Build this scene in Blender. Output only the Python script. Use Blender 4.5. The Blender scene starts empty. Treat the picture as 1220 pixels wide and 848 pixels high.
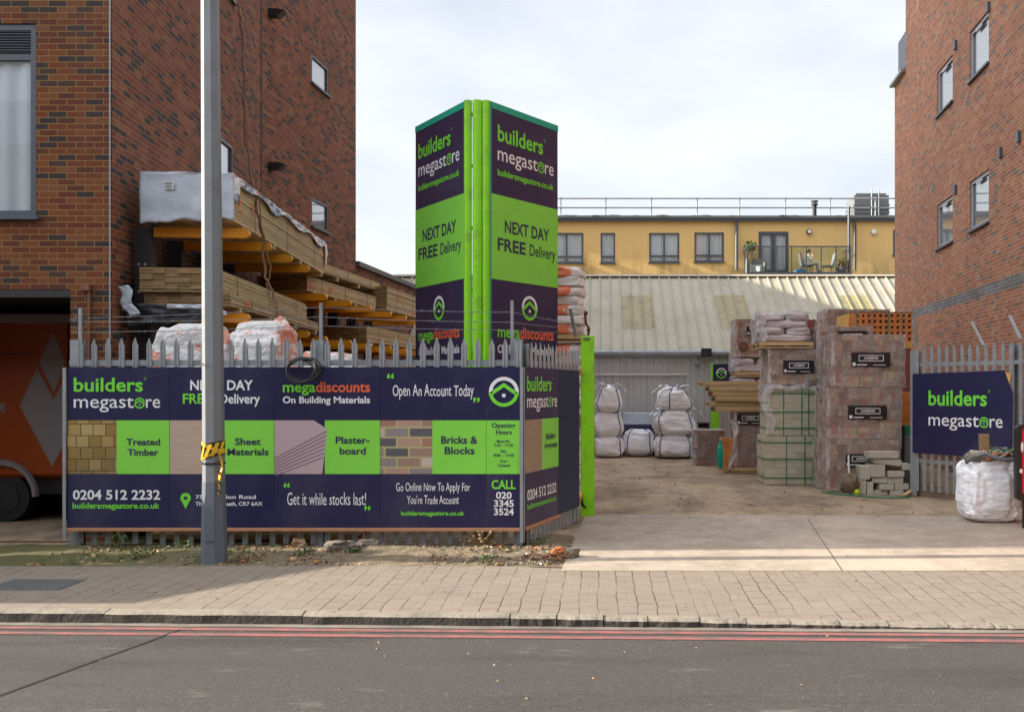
import bpy, bmesh, math, random
from mathutils import Vector, Matrix, noise as mnoise
R = math.radians
S = bpy.context.scene
COL = S.collection
# ------------------------------------------------------------------ camera, sky, sun, exposure
F, CX, HY, EYE = 1150.0, 717.0, 465.0, 1.85          # focal length and principal point in photo pixels
cd = bpy.data.cameras.new('camera'); cam = bpy.data.objects.new('camera', cd); COL.objects.link(cam)
cam.location = (0, 0, EYE); cam.rotation_euler = (R(90), 0, 0)
cd.sensor_width = 36; cd.lens = F * 36 / 1220
cd.shift_x = -(CX - 610) / 1220; cd.shift_y = (HY - 424) / 1220
cd.clip_start = .1; cd.clip_end = 4000
S.camera = cam
SUN_EL = 22.0
tr = Vector((1, .045, 0)).normalized() * math.cos(R(SUN_EL)) + Vector((0, 0, -math.sin(R(SUN_EL))))   # way the light travels
W = bpy.data.worlds.new('World'); S.world = W; W.use_nodes = True
wn = W.node_tree; wn.nodes.clear()
sky = wn.nodes.new('ShaderNodeTexSky'); sky.sky_type = 'NISHITA'; sky.sun_disc = False
sky.sun_elevation = R(SUN_EL); sky.sun_rotation = math.atan2(-tr.x, -tr.y)
sky.air_density = 1.2; sky.dust_density = 3
wtc = wn.nodes.new('ShaderNodeTexCoord'); wmp = wn.nodes.new('ShaderNodeMapping'); wmp.inputs['Scale'].default_value = (1.0, 1.0, 2.6)
wno = wn.nodes.new('ShaderNodeTexNoise'); wno.inputs['Scale'].default_value = 2.6; wno.inputs['Detail'].default_value = 7; wno.inputs['Roughness'].default_value = .55
wrp = wn.nodes.new('ShaderNodeValToRGB')
wrp.color_ramp.elements[0].position = .36; wrp.color_ramp.elements[0].color = (3.15, 3.35, 3.75, 1)
wrp.color_ramp.elements[1].position = .62; wrp.color_ramp.elements[1].color = (4.2, 4.3, 4.45, 1)
wmx = wn.nodes.new('ShaderNodeMix'); wmx.data_type = 'RGBA'; wmx.inputs[0].default_value = .86
wbg = wn.nodes.new('ShaderNodeBackground'); wbg.inputs['Strength'].default_value = .1
wo = wn.nodes.new('ShaderNodeOutputWorld')
L = wn.links.new
L(wtc.outputs['Generated'], wmp.inputs[0]); L(wmp.outputs[0], wno.inputs['Vector']); L(wno.outputs['Fac'], wrp.inputs[0])
# hazy cloud: brighter towards the veiled sun and the zenith, as an overcast sky is
wdot = wn.nodes.new('ShaderNodeVectorMath'); wdot.operation = 'DOT_PRODUCT'; wdot.inputs[1].default_value = tuple(-tr)
wm1 = wn.nodes.new('ShaderNodeMapRange'); wm1.interpolation_type = 'SMOOTHSTEP'
for i_, v_ in ((1, .36), (2, 1.0), (3, 1.0), (4, 3.4)): wm1.inputs[i_].default_value = v_
wsep = wn.nodes.new('ShaderNodeSeparateXYZ'); wm2 = wn.nodes.new('ShaderNodeMapRange')
for i_, v_ in ((1, .38), (2, 1.0), (3, 1.0), (4, 1.5)): wm2.inputs[i_].default_value = v_
wmul = wn.nodes.new('ShaderNodeMath'); wmul.operation = 'MULTIPLY'
wsc = wn.nodes.new('ShaderNodeVectorMath'); wsc.operation = 'SCALE'
L(wtc.outputs['Generated'], wdot.inputs[0]); L(wdot.outputs['Value'], wm1.inputs[0]); L(wtc.outputs['Generated'], wsep.inputs[0]); L(wsep.outputs[2], wm2.inputs[0])
L(wm1.outputs[0], wmul.inputs[0]); L(wm2.outputs[0], wmul.inputs[1]); L(wrp.outputs[0], wsc.inputs[0]); L(wmul.outputs[0], wsc.inputs['Scale'])
L(sky.outputs[0], wmx.inputs[6]); L(wsc.outputs[0], wmx.inputs[7]); L(wmx.outputs[2], wbg.inputs[0]); L(wbg.outputs[0], wo.inputs[0])
sd = bpy.data.lights.new('sun', 'SUN'); sd.energy = 4.3; sd.angle = R(.6); sd.color = (1, .9, .76)
so = bpy.data.objects.new('sun', sd); COL.objects.link(so); so.rotation_euler = tr.to_track_quat('-Z', 'Y').to_euler()
so.location = (-20, -5, 30)
S.view_settings.view_transform = 'Standard'; S.view_settings.look = 'None'; S.view_settings.gamma = 1
S.view_settings.use_curve_mapping = False; S.view_settings.exposure = 1.36
S.render.engine = 'CYCLES'
S.cycles.max_bounces = 8; S.cycles.transparent_max_bounces = 16; S.cycles.caustics_reflective = False; S.cycles.caustics_refractive = False

# ------------------------------------------------------------------ helpers
def P(px, py, Y):                      # a measured photo position at depth Y, in metres
    return Vector(((px - CX) / F * Y, Y, EYE + (HY - py) / F * Y))
def PX(px, Y): return (px - CX) / F * Y
def PZ(py, Y): return EYE + (HY - py) / F * Y
MW = {}
class MB:
    def __init__(s, xf=None): s.v = []; s.f = []; s.m = []; s.xf = xf or Matrix(); s.mi = 0; s.segs = []; s.hold = False
    def seg(s, name):
        if not s.hold: s.segs.append((len(s.f), name))
    def add(s, vs, fs):
        b = len(s.v); s.v += [s.xf @ Vector(p) for p in vs]
        s.f += [tuple(b + i for i in f) for f in fs]; s.m += [s.mi] * len(fs); return s
    def box(s, x0, x1, y0, y1, z0, z1):
        return s.add([(x0,y0,z0),(x1,y0,z0),(x1,y1,z0),(x0,y1,z0),(x0,y0,z1),(x1,y0,z1),(x1,y1,z1),(x0,y1,z1)],
                     [(0,3,2,1),(4,5,6,7),(0,1,5,4),(1,2,6,5),(2,3,7,6),(3,0,4,7)])
    def obox(s, c, h, rot):            # oriented box
        m = Matrix.Translation(c) @ rot.to_4x4(); fl = m.to_3x3().determinant() < 0
        vs = [m @ Vector((a*h[0], b*h[1], d*h[2])) for d in (-1,1) for a, b in ((-1,-1),(1,-1),(1,1),(-1,1))]
        fs = [(0,3,2,1),(4,5,6,7),(0,1,5,4),(1,2,6,5),(2,3,7,6),(3,0,4,7)]
        return s.add(vs, [f[::-1] for f in fs] if fl else fs)
    def bar(s, a, b, w, h):            # rectangular bar from a to b
        a = Vector(a); b = Vector(b); d = b - a
        return s.obox((a + b) / 2, (w/2, h/2, d.length/2), d.to_track_quat('Z', 'Y').to_matrix())
    def tube(s, pts, r, n=8, cap=True):
        pts = [Vector(p) for p in pts]; rs = r if isinstance(r, (list, tuple)) else [r]*len(pts)
        vs = []; up = None
        for i, p in enumerate(pts):
            d = (pts[min(i+1, len(pts)-1)] - pts[max(i-1, 0)]).normalized()
            if up is None:
                up = Vector((0,0,1)) if abs(d.z) < .9 else Vector((1,0,0))
            a = d.cross(up).normalized(); b = a.cross(d).normalized(); up = b
            for k in range(n):
                t = 2*math.pi*(k+.5)/n; vs.append(p + (a*math.cos(t) + b*math.sin(t))*rs[i])
        fs = [(i*n+k, i*n+(k+1)%n, (i+1)*n+(k+1)%n, (i+1)*n+k) for i in range(len(pts)-1) for k in range(n)]
        if cap: fs += [tuple(range(n)), tuple(range((len(pts)-1)*n+n-1, (len(pts)-1)*n-1, -1))]
        return s.add(vs, fs)
    def prism(s, poly, a, b):          # polygon given as 3D points swept from offset a to b
        n = len(poly); a = Vector(a); b = Vector(b)
        vs = [Vector(p)+a for p in poly] + [Vector(p)+b for p in poly]
        return s.add(vs, [tuple(range(n-1,-1,-1)), tuple(range(n, 2*n))] + [(i,(i+1)%n,n+(i+1)%n,n+i) for i in range(n)])
    def grid(s, fn, nu, nv, closed=False):
        vs = [fn(i/nu, j/nv) for j in range(nv+1) for i in range(nu+1)]
        return s.add(vs, [(j*(nu+1)+i, j*(nu+1)+i+1, (j+1)*(nu+1)+i+1, (j+1)*(nu+1)+i) for j in range(nv) for i in range(nu)])
    def blob(s, c, h, seed=0, n=4, rough=.18, sq=.55, rot=None):   # rounded lump: a squarish ball with noise
        c = Vector(c); bm = bmesh.new(); bmesh.ops.create_icosphere(bm, subdivisions=n-1, radius=1)
        vs = []
        for v in bm.verts:
            d = v.co.normalized(); q = Vector([math.copysign(abs(x)**sq, x) for x in d])
            q *= 1 + rough*mnoise.noise(d*1.7 + Vector((seed*3.1, seed, 0)))+ rough*.4*mnoise.noise(d*4.5 + Vector((seed, 0, seed*2)))
            q = Vector((q.x*h[0], q.y*h[1], q.z*h[2]))
            vs.append(c + (rot @ q if rot else q))
        fs = [tuple(v.index for v in f.verts) for f in bm.faces]; bm.free()
        return s.add(vs, fs)
    def build(s, name, mat, parent=None, smooth=False, bevel=0, solid=0, sub=0, uvfn=None):
        me = bpy.data.meshes.new(name)
        inv = MW[parent.name].inverted() if parent is not None else Matrix()
        pv = [inv @ p for p in s.v]
        me.from_pydata(pv, [], s.f)
        for m in (mat if isinstance(mat, (list, tuple)) else [mat]): me.materials.append(m)
        if len(me.materials) > 1: me.polygons.foreach_set('material_index', s.m)
        me.validate(clean_customdata=False)
        if bevel or smooth or solid:
            bm = bmesh.new(); bm.from_mesh(me)
            if solid: bmesh.ops.solidify(bm, geom=bm.faces[:], thickness=solid)
            bmesh.ops.recalc_face_normals(bm, faces=bm.faces[:])
            if bevel: bmesh.ops.bevel(bm, geom=bm.edges[:], offset=bevel, segments=1, affect='EDGES')
            bm.to_mesh(me); bm.free()
        uv = me.uv_layers.new(name='UVMap')
        for p in me.polygons:
            n = p.normal
            if smooth: p.use_smooth = True
            if abs(n.z) > .75: fn = lambda c: (c.x, c.y)
            else:
                t = Vector((-n.y, n.x)).normalized(); fn = lambda c, t=t: (c.x*t.x + c.y*t.y, c.z)
            for li in p.loop_indices: uv.data[li].uv = fn(me.vertices[me.loops[li].vertex_index].co)
        o = bpy.data.objects.new(name, me); COL.objects.link(o)
        if parent is not None: o.parent = parent; MW[o.name] = MW[parent.name]
        else: MW[o.name] = Matrix()
        if sub:
            md = o.modifiers.new('subdivision', 'SUBSURF'); md.levels = md.render_levels = sub
        return o
def rename(o, loc):                    # move a lone mesh's origin to loc without moving the mesh
    loc = Vector(loc); o.data.transform(Matrix.Translation(-loc)); o.location = loc; MW[o.name] = Matrix.Translation(loc); return o
def tag(o, label=None, cat=None, group=None, kind=None):
    if label: o['label'] = label
    if cat: o['category'] = cat
    if group: o['group'] = group
    if kind: o['kind'] = kind
    return o
def thing(name, label, cat, loc=(0,0,0), rz=0, group=None):
    o = bpy.data.objects.new(name, None); COL.objects.link(o); o.empty_display_size = .2
    o.location = loc; o.rotation_euler = (0,0,rz); MW[o.name] = Matrix.Translation(loc) @ Matrix.Rotation(rz, 4, 'Z')
    return tag(o, label, cat, group)
def copy_tree(o, parent=None):
    c = o.copy(); COL.objects.link(c)
    if parent is not None: c.parent = parent
    for ch in o.children: copy_tree(ch, c)
    return c
def struct(name, mb, m, **k): return tag(mb.build(name, m, **k), kind='structure')
rnd = random.Random(7)
def U(a, b): return rnd.uniform(a, b)
def RZ(a): return Matrix.Rotation(a, 4, 'Z')
def XF(x, y, z=0, a=0): return Matrix.Translation((x, y, z)) @ RZ(a)

# ------------------------------------------------------------------ materials
class NT:
    def __init__(s, name):
        s.m = bpy.data.materials.new(name); s.m.use_nodes = True; s.t = s.m.node_tree
        s.b = s.t.nodes['Principled BSDF']; s.out = s.t.nodes['Material Output']
        s.tc = s.n('ShaderNodeTexCoord')
    def n(s, t, **k):
        x = s.t.nodes.new(t)
        for a, b in k.items():
            if a.startswith('i_'):
                key = a[2:]; key = int(key) if key.isdigit() else key.replace('_', ' ')
                x.inputs[key].default_value = b
            else: setattr(x, a, b)
        return x
    def l(s, a, b): s.t.links.new(a, b)
    def noise(s, scale, detail=4, rough=.55, vec=None, mscale=None, mrot=None):
        x = s.n('ShaderNodeTexNoise'); x.inputs['Scale'].default_value = scale; x.inputs['Detail'].default_value = detail; x.inputs['Roughness'].default_value = rough
        v = vec or s.tc.outputs['Object']
        if mscale:
            mp = s.n('ShaderNodeMapping'); mp.inputs['Scale'].default_value = mscale; s.l(v, mp.inputs[0]); v = mp.outputs[0]
            if mrot: mp.inputs['Rotation'].default_value = mrot
        s.l(v, x.inputs['Vector']); return x.outputs['Fac']
    def ramp(s, fac, stops, const=False):
        r = s.n('ShaderNodeValToRGB'); e = r.color_ramp.elements
        if const: r.color_ramp.interpolation = 'CONSTANT'
        while len(e) < len(stops): e.new(.5)
        for i, (p, c) in enumerate(stops):
            e[i].position = p; e[i].color = (c, c, c, 1) if isinstance(c, (int, float)) else (*c, 1)
        s.l(fac, r.inputs[0]); return r.outputs[0]
    def mix(s, fac, a, b, mode='MIX'):
        x = s.n('ShaderNodeMix', data_type='RGBA', blend_type=mode)
        for v, i in ((fac, 0), (a, 6), (b, 7)):
            if isinstance(v, (int, float)): x.inputs[i].default_value = v if i == 0 else (v, v, v, 1)
            elif isinstance(v, tuple): x.inputs[i].default_value = (*v, 1)
            else: s.l(v, x.inputs[i])
        return x.outputs[2]
    def base(s, v, rough=.7, metal=0, spec=None):
        if isinstance(v, tuple): s.b.inputs['Base Color'].default_value = (*v, 1)
        else: s.l(v, s.b.inputs['Base Color'])
        if isinstance(rough, (int, float)): s.b.inputs['Roughness'].default_value = rough
        else: s.l(rough, s.b.inputs['Roughness'])
        s.b.inputs['Metallic'].default_value = metal
        if spec is not None: s.b.inputs['Specular IOR Level'].default_value = spec
        return s
    def bump(s, h, strength=.3, dist=.01):
        x = s.n('ShaderNodeBump'); x.inputs['Strength'].default_value = strength; x.inputs['Distance'].default_value = dist
        s.l(h, x.inputs['Height']); s.l(x.outputs[0], s.b.inputs['Normal']); return s
def sc(c, k): return tuple(min(1, x*k) for x in c)
def plain(name, c, rough=.6, var=.15, scale=3, metal=0, bump=0, bscale=40, spec=None, dirt=None, dscale=1.3):
    t = NT(name); col = t.mix(t.noise(scale, 5), sc(c, 1-var), sc(c, 1+var))
    if dirt: col = t.mix(t.ramp(t.noise(dscale, 6, .65), [(.5, 0), (.75, .75)]), col, dirt)
    t.base(col, rough, metal, spec)
    if bump: t.bump(t.noise(bscale, 4), bump, .01)
    return t.m
def bricks(name, pal, mortar, bw=.225, bh=.075, ms=.011, off=.5, stain=.25, bumpd=.006, fine=.18, rough=.85):
    """pal: list of (position, colour) picked per brick; UV in metres"""
    t = NT(name)
    def bt(seedoff):
        mp = t.n('ShaderNodeMapping'); mp.inputs['Location'].default_value = (seedoff*bw*37, seedoff*bh*58, 0); t.l(t.tc.outputs['UV'], mp.inputs[0])
        b = t.n('ShaderNodeTexBrick'); b.offset = off; b.inputs['Scale'].default_value = 1; b.inputs['Mortar Size'].default_value = ms/2
        b.inputs['Mortar Smooth'].default_value = .25; b.inputs['Brick Width'].default_value = bw; b.inputs['Row Height'].default_value = bh
        b.inputs['Color1'].default_value = (0,0,0,1); b.inputs['Color2'].default_value = (1,1,1,1); b.inputs['Mortar'].default_value = (.5,.5,.5,1)
        t.l(mp.outputs[0], b.inputs['Vector']); return b
    b1 = bt(0)
    c = t.ramp(b1.outputs['Color'], pal, True)
    b2 = bt(2)
    c = t.mix(.5, c, t.mix(b2.outputs['Color'], sc(pal[-1][1], .75), sc(pal[-1][1], 1.25)), 'SOFT_LIGHT') if False else c
    c = t.mix(fine, c, t.mix(t.noise(60, 3), (.02,.02,.02), (.9,.8,.7)), 'OVERLAY')
    c = t.mix(b1.outputs['Fac'], c, mortar)
    c = t.mix(t.ramp(t.noise(.7, 6, .65), [(.35, 0), (.75, stain)]), c, (.10,.08,.065))
    c = t.mix(t.ramp(t.noise(1.1, 6, .7, mscale=(1,1,.35)), [(.55,0),(.78,stain*.9)]), c, (.42,.34,.27)); c = t.mix(t.ramp(t.noise(.35, 4, .6), [(.4,0),(.7,stain*1.6)]), c, (.05,.03,.02))
    t.base(c, rough)
    h = t.mix(b1.outputs['Fac'], t.ramp(t.noise(45, 3), [(0,.6),(1,1)]), 0.0)
    t.bump(h, .7, bumpd)
    return t.m
M = {}
M['brick_dark'] = bricks('red brick with dark burnt bricks', [(0,(0.0288,0.0192,0.0208)),(.17,(0.1600,0.0360,0.0080)),(.38,(0.1200,0.0240,0.0080)),(.60,(0.1880,0.0544,0.0120)),(.78,(0.0880,0.0224,0.0088)),(.84,(0.0560,0.0256,0.0192)),(.9,(0.1880,0.0656,0.0224))], (0.2960,0.1720,0.0440), stain=.10)
M['brick_side'] = bricks('red brick of the flank wall', [(0,(0.0344,0.0258,0.0292)),(.18,(0.2021,0.0585,0.0258)),(.42,(0.1677,0.0482,0.0215)),(.62,(0.2279,0.0791,0.0370)),(.8,(0.1376,0.0396,0.0189)),(.9,(0.2494,0.1032,0.0516))], (0.3010,0.1935,0.1075), stain=.10)
M['brick_red'] = bricks('bright red brick', [(0,(0.1462,0.1144,0.1025)),(.07,(0.3870,0.1452,0.0697)),(.4,(0.3311,0.1144,0.0541)),(.65,(0.4214,0.1804,0.0943)),(.85,(0.2752,0.0968,0.0492)),(.94,(0.4042,0.2288,0.1312))], (.50,.37,.26), stain=.1)
M['brick_blue'] = bricks('blue grey brick band', [(0,(.11,.12,.14)),(.5,(.15,.16,.18)),(.8,(.2,.2,.21))], (.5,.42,.3), bw=.1125)
M['navy'] = plain('navy printed board', (.022,.021,.075), .36, .16, 1.2, bump=.25, bscale=2.2, spec=.45, dirt=(.065,.06,.11), dscale=1.1)
M['purple'] = plain('purple printed board', (.042,.030,.085), .36, .14, 1.5, bump=.25, bscale=1.6, spec=.45, dirt=(.07,.06,.11), dscale=1.4)
M['navy_plain'] = plain('plain dark blue plywood', (.012,.028,.075), .5, .3, 2)
M['green'] = plain('bright green print', (.26,.76,.085), .36, .08, 1.2, bump=.25, bscale=2, spec=.45, dirt=(.21,.62,.085), dscale=1.3)
M['green_ink'] = plain('green lettering', (.20,.76,.06), .4, .03)
M['lime'] = plain('lime painted steel', (.29,.76,.014), .42, .12, 2, bump=.2, bscale=14, dirt=(.14,.32,.04), dscale=4)
M['teal'] = plain('teal edge trim', (.015,.42,.27), .4, .1)
M['white_ink'] = plain('white lettering', (.86,.87,.90), .45, .03)
M['navy_ink'] = plain('navy lettering', (.028,.03,.085), .45, .05)
M['coral'] = plain('coral red lettering', (.85,.16,.07), .4, .05)
M['batten'] = plain('reddish pine batten', (.50,.24,.13), .7, .15, 6)
M['galv'] = plain('galvanised steel', (.34,.37,.39), .5, .22, 9, metal=.35, dirt=(.24,.23,.21), dscale=3)
M['post_galv'] = plain('dull galvanised post', (.205,.225,.245), .55, .16, 7, metal=.3, dirt=(.17,.165,.15), dscale=3)
M['galv_dark'] = plain('weathered steel', (.17,.18,.18), .6, .25, 6, metal=.3)
M['post_paint'] = plain('dark grey post paint', (.12,.14,.175), .5, .1, 4)
M['steel_dark'] = plain('dark painted steel', (.02,.021,.024), .5, .2)
M['frame'] = plain('anthracite window frame', (.075,.09,.115), .4, .08)
M['white_frame'] = plain('pale grey window frame', (.38,.39,.43), .4, .06)
M['orange_arm'] = plain('orange rack steel', (.74,.30,.012), .45, .1, 4)
M['black'] = plain('black plastic', (.012,.012,.014), .45, .2)
M['grey_plastic'] = plain('grey plastic', (.16,.17,.18), .5, .1)
M['white_paint'] = plain('white paint', (.72,.72,.70), .5, .06)
M['rust'] = plain('rusty wire', (.13,.06,.03), .8, .3, 8)
M['wire'] = plain('dull fence wire', (.26,.27,.28), .5, .15, metal=.3)
M['brown_pipe'] = plain('rusty brown pipe', (.20,.085,.045), .7, .2)
M['kerbface'] = plain('grimy shaded kerb face', (.050,.043,.036), .9, .6, 22, bump=1, bscale=30)  # darker kerb granite: real grime, with the face's shade also put into the colour
M['yellow_tape'] = plain('yellow tape', (.75,.45,.02), .5, .2, 12)
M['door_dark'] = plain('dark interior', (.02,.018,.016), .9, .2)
M['van_orange'] = plain('orange van paint', (.29,.048,.003), .35, .05, spec=.5)
M['van_white'] = plain('white vinyl', (.24,.21,.22), .35, .04)
M['rubber'] = plain('tyre rubber', (.018,.018,.018), .8, .2)
M['kerbstone'] = plain('granite kerb', (.25,.215,.172), .85, .25, 14, bump=.9, bscale=26, dirt=(.10,.09,.075), dscale=3)
M['rubble'] = plain('broken concrete', (.20,.17,.135), .9, .3, 9, bump=.6, bscale=30)
M['brickbit'] = plain('broken orange brick', (.58,.20,.06), .85, .25, 9, bump=.4)
M['blockgrey'] = plain('pale concrete block', (.50,.475,.39), .9, .18, 7, bump=.4, bscale=60)
M['leaf'] = plain('weed leaf', (.055,.11,.02), .6, .4, 20)
M['dead'] = plain('dead plant stalk', (.34,.23,.12), .8, .3, 20)
M['skin'] = plain('skin', (.5,.3,.22), .6, .05)
M['hair'] = plain('dark brown hair', (.05,.03,.02), .6, .1)
M['robe'] = plain('cream robe', (.78,.70,.56), .8, .06)
M['red_panel'] = plain('red poster', (.62,.012,.03), .35, .08)
M['teal_bag'] = plain('teal plastic bag', (.0,.42,.30), .35, .15, 6, bump=.5, bscale=14)
M['sack'] = plain('white paper sack', (.80,.79,.78), .5, .1, 6, bump=.6, bscale=9)
M['sack_print'] = plain('orange sack print', (.85,.25,.12), .5, .12, 6)
M['curtain'] = plain('white net curtain', (.62,.64,.67), .9, .06)
M['blind'] = plain('white blind', (.90,.91,.92), .8, .03)
def woven(name, c):
    t = NT(name); col = t.mix(t.noise(2.2, 5), sc(c,.93), sc(c,1.08))
    col = t.mix(t.ramp(t.noise(3, 5, .7), [(.55,0),(.8,.35)]), col, (.45,.38,.28))
    t.base(col, .6); hh = t.noise(4, 3, .5, mscale=(1,1,2.2))
    t.bump(hh, .7, .07); return t.m
M['bulk'] = woven('white woven bulk bag', (.90,.90,.93))
M['strap_blue'] = plain('navy webbing strap', (.05,.09,.20), .7, .2)
M['strap_green'] = plain('green strapping', (.02,.22,.10), .4, .1)
M['strap_pale'] = plain('pale green strapping', (.14,.24,.19), .4, .1)
def wood(name, c, red=0.0, ax=1):
    t = NT(name); g = t.n('ShaderNodeNewGeometry'); ri = g.outputs['Random Per Island']
    ms = [9, 9, 9]; ms[ax] = .6
    gr = t.noise(3, 5, .6, mscale=tuple(ms))
    col = t.mix(gr, sc(c,.62), sc(c,1.22)); col = t.mix(.85, col, t.ramp(ri, [(0, .38),(.25,.85),(.5,.55),(.75,.95),(1, .65)]), 'MULTIPLY')
    t.base(col, .75); t.bump(gr, .25, .006); return t.m
M['timber'] = wood('treated sawn timber', (.66,.515,.285))
M['timber_end'] = wood('timber end grain', (.36,.23,.105))
M['pallet'] = wood('pallet wood', (.78,.55,.29), ax=0)
def island(name, stops, rough=.85, fine=.3, bump=.35):
    t = NT(name); g = t.n('ShaderNodeNewGeometry')
    c = t.ramp(g.outputs['Random Per Island'], stops, False)
    c = t.mix(fine, c, t.mix(t.noise(22, 4, .7), (.05,.05,.05), (.95,.95,.95)), 'OVERLAY')
    t.base(c, rough); t.bump(t.noise(60, 3), bump, .004); return t.m
M['paver'] = island('mottled block paving', [(0,(.24,.08,.045)),(.2,(.38,.155,.08)),(.4,(.22,.10,.07)),(.6,(.46,.27,.14)),(.75,(.17,.085,.065)),(.88,(.52,.37,.2)),(1,(.36,.16,.10))])
M['redpaver'] = island('red block paving', [(0,(.22,.07,.055)),(.5,(.30,.11,.08)),(1,(.25,.09,.075))])
M['palebrick'] = island('pale buff blocks', [(0,(.50,.45,.33)),(.5,(.57,.52,.39)),(1,(.46,.42,.32))], bump=.25, fine=.18)
M['orangebrick'] = island('orange clay brick', [(0,(.60,.20,.06)),(.5,(.70,.27,.085)),(1,(.54,.16,.045))])
M['ybrick'] = island('ochre brick', [(0,(.6,.32,.07)),(1,(.68,.40,.10))])
def film(name, lo, hi, c=(.75,.72,.74)):
    t = NT(name); t.base(c, .14, spec=.7)
    f = t.ramp(t.noise(5, 7, .75, mscale=(1.2,1.2,.8)), [(.38, lo), (.66, hi)])
    tr_ = t.n('ShaderNodeBsdfTransparent'); mx = t.n('ShaderNodeMixShader')
    t.l(f, mx.inputs[0]); t.l(tr_.outputs[0], mx.inputs[1]); t.l(t.b.outputs[0], mx.inputs[2]); t.l(mx.outputs[0], t.out.inputs[0])
    t.bump(t.noise(6, 5, .65, mscale=(1,1,2.6)), .9, .05); return t.m
M['film'] = film('clear stretch film', .05, .42, (.78,.75,.74))
M['film_dense'] = film('bunched stretch film', .14, .75, (.82,.79,.79))
M['film_white'] = film('white stretch film', .22, .85, (.80,.78,.82))
def glass(name, refl=.04, tint=(.97,.985,.99)):
    t = NT(name); tr_ = t.n('ShaderNodeBsdfTransparent'); tr_.inputs[0].default_value = (*tint, 1)
    gl = t.n('ShaderNodeBsdfGlossy'); gl.inputs['Roughness'].default_value = .02
    fr = t.n('ShaderNodeLayerWeight'); fr.inputs[0].default_value = .5
    pw = t.n('ShaderNodeMath', operation='POWER'); pw.inputs[1].default_value = 4; t.l(fr.outputs['Facing'], pw.inputs[0])
    ad = t.n('ShaderNodeMath', operation='MULTIPLY_ADD'); ad.inputs[1].default_value = .8; ad.inputs[2].default_value = refl + .03; t.l(pw.outputs[0], ad.inputs[0])
    mx = t.n('ShaderNodeMixShader'); t.l(ad.outputs[0], mx.inputs[0]); t.l(tr_.outputs[0], mx.inputs[1]); t.l(gl.outputs[0], mx.inputs[2])
    t.l(mx.outputs[0], t.out.inputs[0]); return t.m
M['glass'] = glass('window glass', .0)
M['sky_glass'] = glass('reflective window glass', .22)
M['balustrade_glass'] = glass('balcony glass', .03, (.86,.92,.9))
def tarp():
    t = NT('white timber wrap sheet'); col = t.mix(t.noise(1.5,4), (.44,.50,.58), (.56,.62,.69))
    t.base(col, .38); t.bump(t.mix(.5, t.noise(3, 4, .6, mscale=(1,.5,1.6)), t.noise(9, 4)), .7, .03); return t.m
M['tarp'] = tarp()
def tarp2():
    t = NT('printed wrap sheet'); n1 = t.noise(4, 4, .6, mscale=(1,.5,1))
    col = t.mix(t.ramp(n1, [(.5,0),(.53,1),(.58,1),(.61,0)]), (.66,.68,.72), (.06,.16,.36))
    col = t.mix(t.ramp(t.noise(3.1,3), [(.62,0),(.66,.8)]), col, (.75,.2,.12))
    t.base(col, .35); t.bump(t.noise(8, 4), .8, .03); return t.m
M['tarp_print'] = tarp2()
def sackwrap():
    t = NT('printed shrink wrapped sacks'); n1 = t.noise(1.5, 4, .6, mscale=(1,1,2.4))
    col = t.mix(t.ramp(n1, [(.50,0),(.54,.8),(.64,.8),(.69,0)]), (.74,.73,.72), (.72,.20,.09))
    t.base(col, .3); t.bump(t.mix(.5, t.noise(4, 5, .65, mscale=(1,1,2)), t.noise(12, 3)), 1, .06); return t.m
M['sackwrap'] = sackwrap()
def mauve():
    t = NT('film over stacked sacks'); col = t.mix(t.noise(3, 5, .7, mscale=(.6,1,4)), (.46,.38,.39), (.88,.84,.86))
    t.base(col, .25); t.bump(t.noise(6, 5, .65, mscale=(.5,1,3)), .9, .05); return t.m
M['mauve'] = mauve()
# ground surfaces
def asphalt():
    t = NT('worn asphalt'); a = t.noise(.5, 5, .6, mscale=(.35,1,1)); b = t.noise(95, 3, .85); c_ = t.noise(3.2, 6, .72, mscale=(.45,1.5,1))
    col = t.mix(a, (.023,.0205,.019), (.037,.033,.030)); col = t.mix(t.ramp(b, [(.40,0),(.62,.75)]), col, (.115,.102,.092))
    col = t.mix(t.ramp(t.noise(90, 2), [(.32,.7),(.46,0)]), col, (.03,.028,.028))
    col = t.mix(t.ramp(c_, [(.60,0),(.70,.6)]), col, (.20,.178,.15))
    col = t.mix(t.ramp(t.noise(1.1, 5, .7, mscale=(.3,1.6,1)), [(.50,0),(.66,.65)]), col, (.022,.020,.019))
    col = t.mix(t.ramp(t.noise(26, 4, .8), [(.56,0),(.66,.45)]), col, (.15,.135,.12))
    w = t.n('ShaderNodeTexWave', wave_type='BANDS', bands_direction='Y'); w.inputs['Scale'].default_value = .16; w.inputs['Distortion'].default_value = 1.5
    t.l(t.tc.outputs['Object'], w.inputs[0]); col = t.mix(t.ramp(w.outputs['Fac'], [(.3,0),(.9,.22)]), col, (.05,.045,.044))
    t.base(col, .85); t.bump(b, .7, .006); return t.m
M['asphalt'] = asphalt()
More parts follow.
